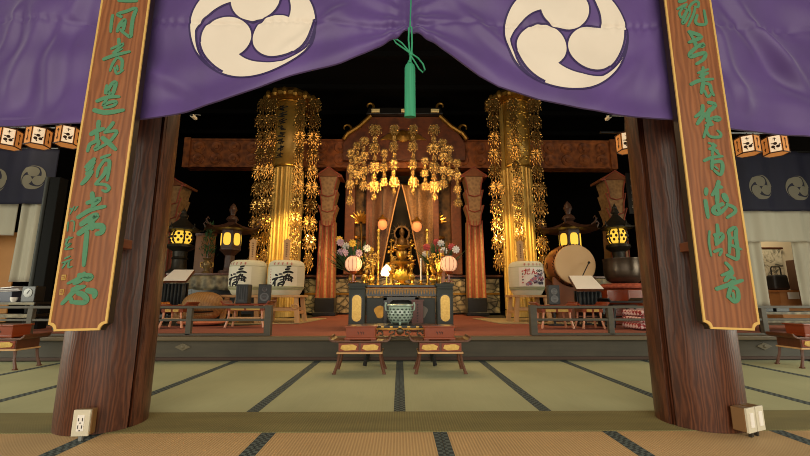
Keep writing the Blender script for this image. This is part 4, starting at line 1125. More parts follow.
# ------------------------------------------------------------------ sake barrels on their stands
def barrel_stand(loc, label, w=.66, d=.56, h=.36):
    t = thing('barrel_stand', label, 'stand', loc, group='pale wooden barrel stands')
    b = MB(); b.box((0,0,h-.02),(w,d,.04)); obj('top', b, M_pale, t, bev=.005)
    for sx in (-1, 1):
        for sy in (-1, 1):
            b = MB(); b.bar((sx*(w/2-.09),sy*(d/2-.07),h-.04),(sx*(w/2-.04),sy*(d/2-.03),.0),.065,.05,0,.08,.06); obj('leg', b, M_pale, t, bev=.004)
    for sy in (-1, 1):
        b = MB(); b.box((0,sy*(d/2-.05),h*.48),(w-.14,.028,.05)); obj('stretcher', b, M_pale, t, bev=.003)
    for sx in (-1, 1):
        b = MB(); b.box((sx*(w/2-.065),0,h*.36),(.028,d-.12,.05)); obj('stretcher', b, M_pale, t, bev=.003)
    return t
BR = .315; BH = .66
bprof = [(r_*.945, z_) for r_, z_ in [(0,0),(.245,0),(.262,.02),(.285,.06),(.312,.13),(.322,.16),(.326,.22),(.328,.36),(.326,.50),(.318,.58),(.300,.625),(.272,.645),(.25,.66),(0,.665)]]
def bar_r(z):
    for (r0,z0),(r1,z1) in zip(bprof[1:], bprof[2:]):
        if z <= z1: return r0+(r1-r0)*(z-z0)/(z1-z0)
    return .2
def onb(x, z, off=.004):
    r = bar_r(z)+off; a = x/.33
    return (r*math.sin(a), -r*math.cos(a), z)
def wrapstroke(b, pts, wd, off=.006, m=0, k=0):
    """a brush stroke laid round the barrel"""
    P = [Vector(p) for p in pts]
    mb = MB(); ribbon(mb, P, wd/2, 0, 0); n = len(mb.v)//4
    vs = [onb(x,z,off+.0003*k) for x,_,z in mb.v[:2*n]]
    b.add(vs, [(i,i+1,n+i+1,n+i) for i in range(n-1)], m)
def barrel(loc, rz, label, kind):
    t = thing('sake_barrel', label, 'barrel', loc, rz=rz, group='straw wrapped sake barrels'); t.scale = (1,1,.89)
    b = MB(); b.lathe(bprof, 48); obj('straw_wrapping', b, M_straw, t, smooth=True)
    b = MB()
    for z, r_ in ((.125,.010),(.15,.009),(.10,.009)):
        b.tube([((bar_r(z)+.006)*math.cos(2*PI*k/40),(bar_r(z)+.006)*math.sin(2*PI*k/40),z) for k in range(40)], r_, 8, closed=True)
    obj('straw_rope', b, M_strawg, t, smooth=True)
    b = MB(); b.tube([onb(.33*2*PI*k/48,.545,.001) for k in range(48)], .0035, 6, closed=True); obj('upper_cord', b, M_strawg, t, smooth=True)
    b = MB(); b.grid(lambda u, v: onb(-.27+.54*u, .165+.365*v, .003), 24, 6); lb = obj('printed_label', b, mat('label_%d' % (loc[0]*10), (232,228,206) if kind == 0 else (238,226,214), .7), t, smooth=True)
    b = MB()   # row of small red characters on the shoulder
    for j in range(5):
        x = -.16+.08*j; z = .585
        wrapstroke(b, [(x-.022,z+.010),(x+.020,z+.014)], .009); wrapstroke(b, [(x-.018,z-.010),(x+.02,z-.008)], .009); wrapstroke(b, [(x+.004*(j%2),z+.026),(x-.004,z-.026)], .009)
    obj('shoulder_writing', b, M_redink, t)
    if kind == 0:
        S = [(13,275,130,310,120),(13,262,155,300,147),(15,245,188,290,175,330,185),
             (12,285,200,260,225),(10,250,225,290,215),(10,262,250,300,240),(10,270,215,268,265),(12,300,205,290,230),(14,305,225,332,240),(9,300,245,290,262,310,260),(14,315,245,322,275),
             (14,170,205,190,215),(14,135,255,200,235),(12,190,240,145,290),(14,165,265,165,320),(9,140,300,165,290),(10,205,200,235,200),(12,210,235,245,225,250,270),(9,215,260,240,255),(13,205,290,200,320),(13,210,290,255,275,235,325),(8,215,305,245,300)]
        sc_ = .63/(37*10.13); b = MB()
        for i, (wd, *p) in enumerate(S):
            wrapstroke(b, [((x-233)*sc_*1.12, .345-(y-222)*sc_*1.12) for x, y in zip(p[::2], p[1::2])], wd*sc_*1.7, .006, 0, i % 5)
        obj('brush_characters', b, M_ink, lb)
        b = MB()
        for j in range(6): wrapstroke(b, [(-.245,.48-.05*j),(-.225,.482-.05*j)], .010); wrapstroke(b, [(-.236,.495-.05*j),(-.238,.465-.05*j)], .007)
        obj('side_writing', b, M_redink, lb)
    else:
        b = MB(); i = 0
        def wr(ch, cx, cz, w, h): write(b, ch, cx, cz, w, h, bold=.03, slant=.1, fn=lambda x, z: onb(x, z, .0075))
        wr('だ', -.115, .445, .12, .12); wr('ん', .005, .445, .11, .11)
        obj('red_characters', b, M_redink, lb)
        b = MB()
        for x, z, d_ in ((.085,.47,.03),(.10,.445,.035),(.135,.475,.02),(.16,.455,.04),(.185,.47,.02)):
            wrapstroke(b, [(x-d_,z-.008),(x,z+.010),(x+d_*.6,z-.004)], .016)
        obj('dark_characters', b, M_ink, lb)
        rn = random.Random(9); cols = [(126,120,140),(176,84,104),(88,34,48),(150,140,158),(200,120,130),(60,56,70)]
        ms = [mat('flower_print_%d' % k, c_, .7) for k, c_ in enumerate(cols)]
        b = MB()
        for k in range(44):
            u = rn.random(); x = -.10+.34*u+rn.uniform(-.03,.03); z = .20+.22*math.sin(u*2.6)*rn.uniform(.1,1.15); r_ = rn.uniform(.014,.034)
            pts = [onb(x+r_*(1+.25*math.sin(5*a))*math.cos(a), z+r_*(1+.25*math.sin(5*a))*math.sin(a), .006+.0002*k) for a in [2*PI*q/12 for q in range(12)]]
            b.add(pts, [tuple(range(12))], k % 6)
        wrapstroke(b, [(.06,.26),(.14,.36),(.22,.44),(.27,.50)], .012, .016, 2)
        obj('printed_flowers', b, ms, lb)
        b = MB()
        for j in range(5):
            z = .455-.055*j; wrapstroke(b, [(-.215,z),(-.185,z+.004)], .014, .006, j % 2); wrapstroke(b, [(-.20,z+.014),(-.20,z-.016)], .010, .006, j % 2)
        obj('side_writing', b, [M_redink, M_ink], lb)
    return t
def tag_board(loc, rz, label):
    t = thing('name_tablet', label, 'tablet', loc, rz=rz, group='pointed wooden tablets on the barrels')
    b = MB(); b.box((0,0,.012),(.10,.06,.024)); obj('foot', b, M_pale, t)
    b = MB(); b.prism([(-.05,.02),(.05,.02),(.055,.34),(.075,.345),(0,.40),(-.075,.345),(-.055,.34)], -.010, .010); bd = obj('board', b, M_pale, t)
    b = MB()
    for k in range(7):
        z = .31-.038*k; b.box((.0,-.0115,z),(.034,.003,.006)); b.box((-.004+.008*(k%2),-.0115,z),(.006,.003,.026)); b.box((.004,-.0115,z-.011),(.022,.003,.005))
    obj('inscription', b, mat('tablet_ink_%d' % (loc[0]*100), (92,52,36), .7), bd)
    return t
BZ = ZST+.0115
for px, Y, rz, kind, d1, d2, d3 in ((247.8,6.95,math.radians(-17),0,'left sake barrel with black brush characters, nearest the metal lanterns','pale wooden stand under the left sake barrel, behind the speakers','pointed wooden tablet standing on the left sake barrel'),
        (286.2,6.95,math.radians(3),0,'second sake barrel with black brush characters, nearest the altar','pale wooden stand under the second sake barrel, nearest the altar','pointed wooden tablet standing on the second sake barrel'),
        (526.5,7.1,math.radians(6),1,'sake barrel with red writing and printed flowers, left of the drum','pale wooden stand under the barrel with red writing','pointed wooden tablet standing on the barrel with red writing')):
    x = WX(px,280,Y); h = WZ(px,295,Y-.3)-BZ
    barrel_stand((x,Y,BZ), d2, h=h)
    barrel((x,Y,BZ+h+.0005), rz, d1, kind)
    tx = WX({247.8:252.5,286.2:286.5,526.5:520.5}[px],250,Y)
    tag_board((tx,Y+.02,BZ+h+.5935), 0, d3)
# straw rope knot at the side of the right-hand left barrel stand
c = W(303,306,7.1)
t = thing('straw_rope_coil', 'small coil of straw rope hung on the stand of the second sake barrel', 'rope', (c.x-.02,6.62,c.z))
b = MB()
for k in range(3): b.tube([(.05*math.cos(2*PI*q/16)*(1+.1*k),.01*k,.035*math.sin(2*PI*q/16)) for q in range(16)], .012, 6, closed=True)
obj('coil', b, M_pale, t, smooth=True)

# ------------------------------------------------------------------ red reading desks behind the railings, speakers on them
M_leg = tex('pale_lacquer', [(196,120,86),(222,160,120)], 'noise', 6, rough=.35)
def desk(px0, px1, Y, ytop, label, top=None, black=False):
    x0, x1 = WX(px0,ytop,Y), WX(px1,ytop,Y); w = x1-x0; z0 = ZST-.006; h = WZ(400,ytop,Y)-z0
    t = thing('reading_desk', label, 'desk', ((x0+x1)/2,Y,z0), group='low reading desks on the platform')
    mt = M_black if black else M_lacq; ml = M_black if black else M_leg
    b = MB(); b.box((0,0,h-.012),(w,.34,.024)); obj('top', b, mt, t, bev=.004)
    for s in (-1, 1):
        b = MB(); b.prism([(s*(w/2-.03),h),(s*w/2,h),(s*(w/2+.03),h+.035),(s*(w/2+.012),h+.045),(s*(w/2-.01),h+.012)], -.17, .17); obj('curled_end', b, mt, t)
    b = MB(); b.box((0,0,h-.075),(w-.12,.26,.05)); obj('drawer_band', b, mt, t, bev=.003)
    for k in range(2):
        b = MB(); b.box(((k-.5)*(w-.2)/2,-.132,h-.075),((w-.26)/2,.006,.034)); obj('gold_panel', b, M_goldplate if not black else M_bronze, t)
    for sx in (-1, 1):
        for sy in (-1, 1):
            b = MB(); b.tube([(sx*(w/2-.09),sy*.11,h-.1),(sx*(w/2-.085),sy*.11,h*.45),(sx*(w/2-.05),sy*.13,.006)], [.017,.014,.017], 8); obj('leg', b, ml, t, smooth=True)
    b = MB(); b.box((0,-.11,h*.42),(w-.2,.02,.022)); obj('stretcher', b, M_pale if not black else M_black, t)
    return t, h+z0
_, hz = desk(227, 271, 6.0, 303.5, 'red low desk with pale legs carrying two black speakers, left of the altar')
for k, (px, rz, nm) in enumerate(((243.5,0,'left of the two black speakers before the barrels, its back turned'),(264.5,.25,'right of the two black speakers before the barrels, showing its cones'))):
    t = thing('speaker', nm, 'speaker', (WX(px,300,6.0),6.0,hz+.0005), rz=rz, group='small black speakers')
    b = MB(); b.box((0,0,.14),(.175,.17,.28)); obj('cabinet', b, mat('speaker_black_%d' % k, (32,33,34), .5), t, bev=.008)
    if k:
        for z, r in ((.095,.062),(.205,.036)):
            b = MB(); b.at((0,-.085,z),(PI/2,0,0)); b.lathe([(r,0),(r,.008),(r*.85,.010),(r*.5,.0),(r*.3,.004),(0,.01)], 24); obj('cone', b, mat('cone_%d' % (z*1000), (86,86,88), .4), t, smooth=True)
    else:
        b = MB()
        for q in range(5): b.box((-.07+.035*q,-.087,.15),(.010,.004,.20))
        b.box((0,-.087,.045),(.08,.005,.03)); obj('rear_panel', b, mat('speaker_panel', (60,60,62), .5), t)
desk(163, 192, 5.9, 305, 'red low desk left of the wooden fish drum')
desk(534, 572, 5.75, 305, 'red low desk with gold panels, leftmost behind the right railing')
desk(574, 602, 5.75, 305, 'red low desk with gold panels, second behind the right railing')
_, hzb = desk(604, 636, 5.9, 301, 'black low desk in front of the large bronze bell', black=True)
t = thing('speaker', 'grey speaker between the barrel with red writing and the drum', 'speaker', (WX(553.5,300,6.35),6.35,ZST-.006), rz=-.15)
zb_ = WZ(553,304,6.35)-ZST
b = MB(); b.box((0,0,zb_/2),(.03,.03,zb_)); b.box((0,0,.012),(.22,.22,.024)); obj('stand', b, M_black, t)
b = MB(); b.box((0,0,zb_+.15),(.17,.16,.30)); obj('cabinet', b, mat('speaker_grey', (62,66,68), .5), t, bev=.008)
for z, r in ((.085,.058),(.20,.05)):
    b = MB(); b.at((0,-.08,zb_+z),(PI/2,0,0)); b.lathe([(r,0),(r,.008),(r*.85,.010),(r*.5,.0),(r*.3,.004),(0,.01)], 24); obj('cone', b, mat('cone_grey_%d' % (z*1000), (120,122,122), .4), t, smooth=True)

# ------------------------------------------------------------------ wooden fish drum on a cushion
MY = 6.45; mx = WX(204,305,MY)
t = thing('cushion', 'flat salmon cushion under the wooden fish drum', 'cushion', (mx,MY,ZST-.006))
b = MB(); b.at((0,0,.05),(0,0,0),(.38,.32,.05)); b.ball((0,0,0),1,20); b.at(); obj('pad', b, tex('salmon_cloth', [(176,96,66),(208,130,92)], 'noise', 14, rough=.8), t, smooth=True)
M_fish = tex('camphor_wood', [(138,98,54),(164,120,70)], 'wave', 9, (1,1,2), rough=.5, dist=7)
t = thing('wooden_fish_drum', 'big round brown wooden fish drum behind the left railing', 'drum', (mx,MY,ZST+.088))
b = MB()
def fish(u, v):
    th = PI*v; a = 2*PI*u
    r = .305*math.sin(th)**.8; z = .205-.225*math.cos(th)
    s = 1+.10*max(0,math.cos(a-PI))
    y = r*math.sin(a)*.85
    # long sound slit along the lower front
    if .30 < v < .42 and math.sin(a) < -.2: y *= .86
    return (r*math.cos(a)*s, y, z)
b.grid(fish, 48, 28); obj('body', b, M_fish, t, smooth=True)
b = MB(); b.tube([(-.22,-.02,.06),(-.31,-.05,.03),(-.38,-.06,.06),(-.41,-.06,.13),(-.35,-.05,.18),(-.27,-.03,.19)], [.06,.07,.075,.07,.06,.05], 10); obj('carved_handle', b, M_fish, t, smooth=True)
b = MB(); b.tube([(-.24,-.185,.13),(-.1,-.262,.12),(.1,-.262,.12),(.24,-.185,.13)], .012, 8); obj('sound_slit', b, M_black, t)

# ------------------------------------------------------------------ book rests with an open white sheet
def book_rest(px0, px1, ytop, ybot, Y, label, tilt=.9):
    x0, x1 = WX(px0,ybot,Y), WX(px1,ybot,Y); w = x1-x0; zb = WZ(400,ybot,Y)
    z0 = ZST-.006; h = zb-z0
    t = thing('book_rest', label, 'book rest', ((x0+x1)/2,Y,z0), group='black book rests with white sheets')
    dz = WZ(400,ytop,Y)-zb
    b = MB(); b.add([(-w/2,0,h),(w/2,0,h),(w/2*.86,.30,h+dz*1.35+.02),(-w/2*.86,.30,h+dz*1.35+.02),(-w/2,.02,h-.03),(w/2,.02,h-.03),(w/2*.86,.32,h+dz*1.35-.01),(-w/2*.86,.32,h+dz*1.35-.01)],
        [(0,1,2,3),(7,6,5,4),(0,4,5,1),(1,5,6,2),(2,6,7,3),(3,7,4,0)]); obj('sloping_top', b, M_redwood, t)
    b = MB(); b.add([(-w/2*.97,-.005,h+.006),(w/2*.97,-.005,h+.006),(w/2*.84,.292,h+dz*1.35+.026),(-w/2*.84,.292,h+dz*1.35+.026),(-w/2*.97,-.004,h+.001),(w/2*.97,-.004,h+.001),(w/2*.84,.295,h+dz*1.35+.021),(-w/2*.84,.295,h+dz*1.35+.021)],
        [(0,1,2,3),(7,6,5,4),(0,4,5,1),(1,5,6,2),(2,6,7,3),(3,7,4,0)]); sh = obj('white_sheet', b, M_white, t)
    b = MB()
    def pl(u, v): return (-w/2*.9+w*.9*u, .03+.022*math.sin(u*40), .16+(h-.20)*v)
    b.grid(pl, 60, 2); obj('pleated_front', b, mat('pleat_%d' % px0, (34,38,40), .6), t, smooth=True, solid=.01)
    for s in (-1, 1):
        b = MB(); b.box((s*w*.40,.12,(h-.03)/2),(.04,.04,h-.03)); obj('leg', b, M_black, t)
        b = MB(); b.box((s*w*.40,.12,.014),(.05,.34,.028)); obj('foot', b, M_black, t)
    b = MB(); b.box((0,.12,.12),(w*.8,.03,.03)); obj('stretcher', b, M_black, t)
    return t
book_rest(161, 186, 273, 281, 6.7, 'black book rest with white sheet by the left pillar, under the metal lantern')
book_rest(576, 604, 279.5, 289, 6.05, 'black book rest with white sheet in front of the big drum')

# ------------------------------------------------------------------ side altars: long tables behind
M_broc = tex('grey_brocade', [(60,54,44),(132,122,96),(168,156,122)], 'voronoi', 11, rough=.6, mix2=(12,(1,1,1),.4))
def side_table(px0, px1, ytop, Y, label):
    x0, x1 = WX(px0,ytop,Y), WX(px1,ytop,Y); w = x1-x0; z0 = ZST-.006 if abs(x0) < 9 else 0; h = WZ(400,ytop,Y)-z0
    t = thing('side_altar_table', label, 'table', ((x0+x1)/2,Y+.45,z0), group='brocade hung side altar tables')
    b = MB(); b.box((0,0,h-.02),(w,.9,.04)); obj('top', b, M_redwood, t, bev=.006)
    b = MB(); b.grid(lambda u, v: (-w/2+.05+(w-.1)*u, -.455+.012*math.sin(u*w*30), h-.05-.25*(1-v)-.03*math.sin(PI*((u*3)%1))*(1-v)), 90, 4); obj('brocade_hanging', b, M_broc, t, smooth=True, solid=.01)
    for sx in (-1, 1):
        for sy in (-1, 1): b = MB(); b.box((sx*(w/2-.06),sy*.38,(h-.04)/2),(.07,.07,h-.04)); obj('leg', b, M_black, t)
    b = MB(); b.box((0,-.36,h*.52),(w-.1,.04,.05)); obj('rail', b, M_redwood, t)
    b = MB(); b.box((0,.36,h*.5),(w-.1,.02,h*.8)); obj('back_board', b, M_black, t)
    return t, h+z0, Y+.45
_, tzl, tyl = side_table(166, 243, 273, 7.55, 'long side altar table with grey brocade hanging, left of the barrels')
_, tzr, tyr = side_table(560, 640, 276, 7.7, 'long side altar table with grey brocade hanging, behind the drum and bell')

# ------------------------------------------------------------------ lanterns
M_iron = tex('dark_iron', [(26,24,20),(58,52,42)], 'noise', 9, rough=.5, metal=.4)
def round_lantern(px, ybase, ytop, Y, zbase, label):
    x = WX(px,240,Y); H_ = WZ(px,ytop,Y)-zbase
    t = thing('metal_lantern', label, 'lantern', (x,Y,zbase), group='dark metal lanterns with round glowing fire box')
    k = H_/1.14; R = .82*k
    t.scale = (.62,.62,1) if px > 400 else (.78,.78,1)
    b = MB(); b.lathe([(.24*k,0),(.25*k,.03*k),(.19*k,.06*k),(.15*k,.10*k),(.14*k,.24*k),(.17*k,.26*k),(.14*k,.29*k),(.15*k,.38*k),(.24*k,.42*k),(.28*k,.45*k),(.26*k,.49*k),(.17*k,.51*k)], 20); obj('pedestal', b, M_iron, t, smooth=True)
    prof = [(.15*k,.51*k),(.20*k,.55*k),(.225*k,.62*k),(.20*k,.69*k),(.15*k,.73*k)]
    b = MB(); b.lathe(prof, 20); fb = obj('glowing_fire_box', b, M_glow, t, smooth=True)
    b = MB()
    for q in range(6):
        a = 2*PI*q/6+.2; b.tube([(r*1.02*math.cos(a),r*1.02*math.sin(a),z) for r, z in prof], .018*k, 6)
    for row, (r, z) in enumerate(((.208*k,.565*k),(.226*k,.62*k),(.208*k,.675*k))):
        for q in range(12):
            a = 2*PI*(q+.5*(row % 2))/12+.2; b.ball((r*math.cos(a),r*math.sin(a),z), (.030*k,.030*k,.024*k), 7)
    obj('cage', b, M_iron, fb)
    b = MB(); pr = [(.20*k,.725*k),(.36*k,.735*k),(.37*k,.755*k),(.27*k,.80*k),(.17*k,.87*k),(.09*k,.93*k),(.06*k,.96*k),(.09*k,.985*k),(.075*k,1.02*k),(.05*k,1.05*k),(.055*k,1.07*k),(.03*k,1.10*k),(0,1.14*k)]
    b.lathe(pr, 18); obj('roof', b, M_iron, t, smooth=True)
    for q in range(6):
        a = 2*PI*q/6+PI/6; b = MB(); b.tube([(.33*k*math.cos(a),.33*k*math.sin(a),.755*k),(.41*k*math.cos(a),.41*k*math.sin(a),.76*k),(.44*k*math.cos(a),.44*k*math.sin(a),.80*k),(.42*k*math.cos(a),.42*k*math.sin(a),.83*k)], [.018*k,.016*k,.012*k,.008*k], 6); obj('roof_curl', b, M_iron, t, smooth=True)
def house_lantern(px, ybase, ytop, Y, zbase, label):
    x = WX(px,240,Y); H_ = WZ(px,ytop,Y)-zbase
    t = thing('shrine_lantern', label, 'lantern', (x,Y,zbase), rz=PI/6+math.atan2(-x,Y)*0, group='wooden lanterns with curved roof and paired windows')
    k = H_/1.35; t.scale = (.76,.76,1)
    M_w = MATS.get('lantern_wood') or tex('lantern_wood', [(40,24,18),(84,54,40)], 'noise', 8, rough=.45)
    b = MB(); b.box((0,0,.03*k),(.44*k,.44*k,.06*k)); b.lathe([(.15*k,.06*k),(.13*k,.12*k),(.12*k,.34*k),(.20*k,.40*k),(.26*k,.44*k),(.26*k,.48*k)], 6, a0=PI/6); obj('pedestal', b, M_w, t, bev=.006)
    b = MB(); b.lathe([(.25*k,.48*k),(.25*k,.82*k)], 6, a0=PI/6); fb = obj('fire_box', b, M_w, t, bev=.006)
    for q in range(6):
        a = -PI/2+PI/6+2*PI*q/6+PI/6-PI/6; 
        ang = PI/6+PI/6+2*PI*q/6
        b = MB(); r = .25*k*math.cos(PI/6)+.002
        b.at((r*math.cos(ang),r*math.sin(ang),.64*k),(0,0,ang-PI/2+PI))
        w_ = .088*k; h_ = .115*k
        pts = [(w_*abs(math.cos(2*PI*j/20))**.6*(1 if math.cos(2*PI*j/20) > 0 else -1), h_*abs(math.sin(2*PI*j/20))**.7*(1 if math.sin(2*PI*j/20) > 0 else -1)) for j in range(20)]
        b.prism(pts, -.010, .004); b.at(); obj('glowing_window', b, M_glow, fb)
    # sweeping roof with upturned corners
    b = MB(); n = 6; rows = []
    for j in range(7):
        f = j/6; ring = []
        for q in range(48):
            a = 2*PI*q/48; cn = abs(math.cos(3*(a-PI/6)))**6
            r = (.56*k*(1-f)**1.1+.05*k)*(1+.10*cn*(1-f)); z = .80*k+.20*k*f**1.3+.07*k*cn*(1-f)**3
            ring.append((r*math.cos(a), r*math.sin(a), z))
        rows.append(ring)
    vs = [p for r_ in rows for p in r_]; fs = [(j*48+q,j*48+(q+1)%48,(j+1)*48+(q+1)%48,(j+1)*48+q) for j in range(6) for q in range(48)]+[tuple(range(48)), tuple(6*48+q for q in range(48))]
    b.add(vs, fs); obj('roof', b, M_w, t, smooth=True)
    for q in range(6):
        a = PI/6+2*PI*q/6; b = MB(); 
        b.tube([(.58*k*math.cos(a),.58*k*math.sin(a),.86*k),(.66*k*math.cos(a),.66*k*math.sin(a),.89*k),(.70*k*math.cos(a),.70*k*math.sin(a),.95*k),(.66*k*math.cos(a),.66*k*math.sin(a),.99*k),(.62*k*math.cos(a),.62*k*math.sin(a),.96*k)], [.022*k,.02*k,.018*k,.014*k,.01*k], 6); obj('roof_curl', b, M_w, t, smooth=True)
    b = MB(); b.lathe([(.09*k,.98*k),(.15*k,1.02*k),(.12*k,1.07*k),(.05*k,1.11*k),(.06*k,1.15*k),(.10*k,1.21*k),(.07*k,1.28*k),(0,1.35*k)], 12); obj('finial', b, M_w, t, smooth=True)
round_lantern(181.5, 271, 208, tyl-.05, tzl+.0005, 'dark metal lantern with round glowing cage, right beside the left pillar')
house_lantern(231, 270, 203, tyl, tzl+.0005, 'wooden lantern with two glowing yellow windows, behind the left sake barrel')
round_lantern(617.5, 272, 203, tyr+.1, tzr+.0005, 'dark metal lantern with round glowing cage, behind the bronze bell')
house_lantern(570, 270, 201, tyr, tzr+.0005, 'wooden lantern with two glowing yellow windows, behind the big drum')
# vase with green sprig on the left side table
t = thing('potted_evergreen', 'green evergreen sprig in a bronze vase between the two left lanterns', 'plant', (WX(207,265,tyl-.15),tyl-.15,tzl+.0005))
b = MB(); b.lathe([(.08,0),(.085,.02),(.045,.05),(.05,.10),(.085,.16),(.08,.22),(.05,.26),(.09,.30),(.08,.30),(.04,.25)], 18); obj('vase', b, tex('vase_bronze', [(90,74,46),(150,124,78)], 'noise', 8, rough=.4, metal=.4), t, smooth=True)
for s in (-1, 1): b = MB(); b.tube([(s*.07,0,.21),(s*.12,0,.22),(s*.125,0,.14),(s*.075,0,.12)], .012, 6); obj('handle', b, M_goldd, t, smooth=True)
rn = random.Random(21); b = MB()
for k in range(220):
    z = rn.uniform(.32,1.0); r = .15*(1-(z-.32)/.80)+.02; a = rn.uniform(0,2*PI); L = rn.uniform(.05,.10)
    p = Vector((r*rn.uniform(.2,1)*math.cos(a), r*rn.uniform(.2,1)*math.sin(a), z)); d = Vector((math.cos(a)*.6,math.sin(a)*.6,.9)).normalized(); sd = d.cross(Vector((.1,.2,1))).normalized()*.014
    b.add([tuple(p),tuple(p+d*L*.5+sd),tuple(p+d*L),tuple(p+d*L*.5-sd),tuple(p+d*L*.5+Vector((0,0,.01)))], [(0,1,4),(1,2,4),(2,3,4),(3,0,4)])
obj('foliage', b, tex('evergreen', [(22,48,22),(58,96,44)], 'noise', 10, rough=.6), t)
b = MB(); b.tube([(0,0,.26),(.01,0,.6),(0,0,.95)], [.014,.01,.005], 6); obj('stem', b, M_redwood, t)
# plain tan panel and grey tablet behind the left lanterns
b = MB(); x0, x1 = WX(195,250,8.6), WX(214,250,8.6); z1 = WZ(200,234,8.6)
t = thing('wooden_screen', 'plain tan wooden panel standing behind the evergreen sprig', 'panel', ((x0+x1)/2,8.62,ZST-.006))
b = MB(); b.box((0,0,(z1-ZST)/2+.0),(x1-x0,.04,z1-ZST)); obj('board', b, tex('tan_panel', [(120,78,42),(146,98,56)], 'noise', 3, (4,4,.6)), t)
b = MB(); b.box((0,0,.03),(x1-x0+.06,.3,.06)); b.box((0,0,z1-ZST),(x1-x0+.04,.06,.05)); obj('frame', b, M_redwood, t)

# ------------------------------------------------------------------ big drum
DYR = 6.78; dc = W(576.5,264.5,DYR); rot = math.radians(-4); R_ = .345; DL = .68
zc = dc.z-(ZST-.006)
t = thing('drum_cradle', 'carved brown wooden cradle under the big drum', 'stand', (dc.x,DYR+DL/2,ZST-.006), rz=rot)
b = MB(); b.box((0,0,.04),(.70,.62,.08)); obj('base', b, M_redwood, t, bev=.01)
for s in (-1, 1):
    b = MB(); y = s*.22; zt_ = zc-.22
    pts = [(-.34,.08),(.34,.08),(.29,.22),(.37,zt_*.75),(.36,zt_+.0)]
    for k in range(11):
        a = -PI*.18-PI*.64*k/10; pts.append((.39*math.cos(a), zc+.39*math.sin(a)))
    pts += [(-.36,zt_+.0),(-.37,zt_*.75),(-.29,.22)]
    b.prism(pts, y-.05, y+.05); obj('carved_side', b, tex('cradle_wood_%d' % s, [(104,58,34),(140,84,50)], 'noise', 5, rough=.45), t, bev=.01)
t = thing('taiko_drum', 'big barrel drum with pale hide face and brown wooden body', 'drum', (dc.x,DYR+DL/2,ZST-.006+zc), rz=rot)
b = MB(); b.at((0,-DL/2,0),(-PI/2,0,0)); b.lathe([(R_*.985,0),(R_*1.06,.10),(R_*1.10,DL*.35),(R_*1.11,DL/2),(R_*1.10,DL*.65),(R_*1.06,DL-.10),(R_*.985,DL)], 48); obj('body', b, tex('drum_wood', [(110,58,28),(158,92,48)], 'wave', 3, (1,.2,2), rough=.35, dist=4, coat=.3), t, smooth=True)
for s in (-1, 1):
    b = MB(); b.at((0,s*DL/2,0),(PI/2 if s < 0 else -PI/2,0,0)); b.lathe([(R_*1.0,-.05),(R_*1.0,.0),(R_*.97,.012),(0,.016)], 48); fc = obj('hide_face', b, tex('hide_%d' % s, [(206,166,118),(228,192,144)], 'noise', 2.5, rough=.6), t, smooth=True)
    b = MB()
    for row in range(2):
        for k in range(40):
            a = 2*PI*(k+.5*row)/40; q = R_*(1.03+.012*row); b.ball((q*math.cos(a), s*(DL/2-.035-.03*row), q*math.sin(a)), .011, 6)
    obj('studs', b, M_bronze, t)
    b = MB(); b.at((s*R_*1.11,0,0),(0,PI/2,0)); b.tube([(.05*math.cos(2*PI*k/16),.05*math.sin(2*PI*k/16),0) for k in range(16)], .008, 6, closed=True); obj('ring_handle', b, M_bronze, t, smooth=True)
# beater leaning on the face
tip = W(589,262.5,DYR-.12); bot = W(582.5,276,DYR-.18)
fx = Vector((math.sin(rot),-math.cos(rot),0)); 
t = thing('drum_beater', 'thin dark ball-headed beater held in front of the drum face', 'beater', (bot.x,bot.y,bot.z))
b = MB(); d = tip-bot; b.tube([(0,0,0), tuple(d*.5), tuple(d)], .009, 8); obj('stick', b, M_ink, t, smooth=True)
b = MB(); b.ball(tuple(d), .022, 12); obj('ball_head', b, M_ink, t, smooth=True)
b = MB(); b.tube([(0,0,0),(0,.0,ZST-bot.z)], .010, 6); b.cyl((0,0,ZST-bot.z-.006),.09,.02,16); obj('stand', b, M_ink, t)

# ------------------------------------------------------------------ big bronze bowl bell on a red cushion and stand
KY = 6.75; kx = WX(624,280,KY); kz = WZ(624,283.5,KY)
t = thing('bell_stand', 'dark red lacquered stand with cushion under the bronze bowl bell', 'stand', (kx,KY,ZST-.006))
hs = kz-(ZST-.006)
b = MB(); b.lathe([(.42,0),(.42,.05),(.34,.07),(.32,.30),(.37,.34),(.43,.37),(.43,hs-.11),(.40,hs-.10)], 8, a0=PI/8); obj('stand_body', b, M_lacq, t, bev=.006)
b = MB(); b.lathe([(.34,hs-.10),(.42,hs-.085),(.43,hs-.06),(.41,hs-.03),(.34,hs-.005),(0,hs)], 32); obj('cushion', b, tex('red_brocade', [(120,44,32),(190,96,66)], 'voronoi', 22, rough=.7), t, smooth=True)
b = MB()
for k in range(16):
    a = 2*PI*k/16; b.ball((.43*math.cos(a),.43*math.sin(a),.36),(.05,.05,.025),8)
obj('petal_moulding', b, M_goldd, t, smooth=True)
t = thing('bowl_bell', 'big dark bronze bowl-shaped temple bell right of the drum', 'bell', (kx,KY,kz+.001))
hb = WZ(624,259,KY)-kz; rb = (WX(640.5,260,KY)-WX(605,260,KY))/2
b = MB(); b.lathe([(0,0),(rb*.6,.0),(rb*.86,.05),(rb*.97,.13),(rb,.24),(rb*.985,hb-.03),(rb*1.02,hb-.01),(rb*1.02,hb),(rb*.95,hb),(rb*.93,hb-.04),(rb*.9,.2),(rb*.6,.06),(0,.04)], 48); obj('bowl', b, tex('bell_bronze', [(58,48,40),(104,90,76)], 'noise', 4, (1,1,3), rough=.33, metal=.7), t, smooth=True)
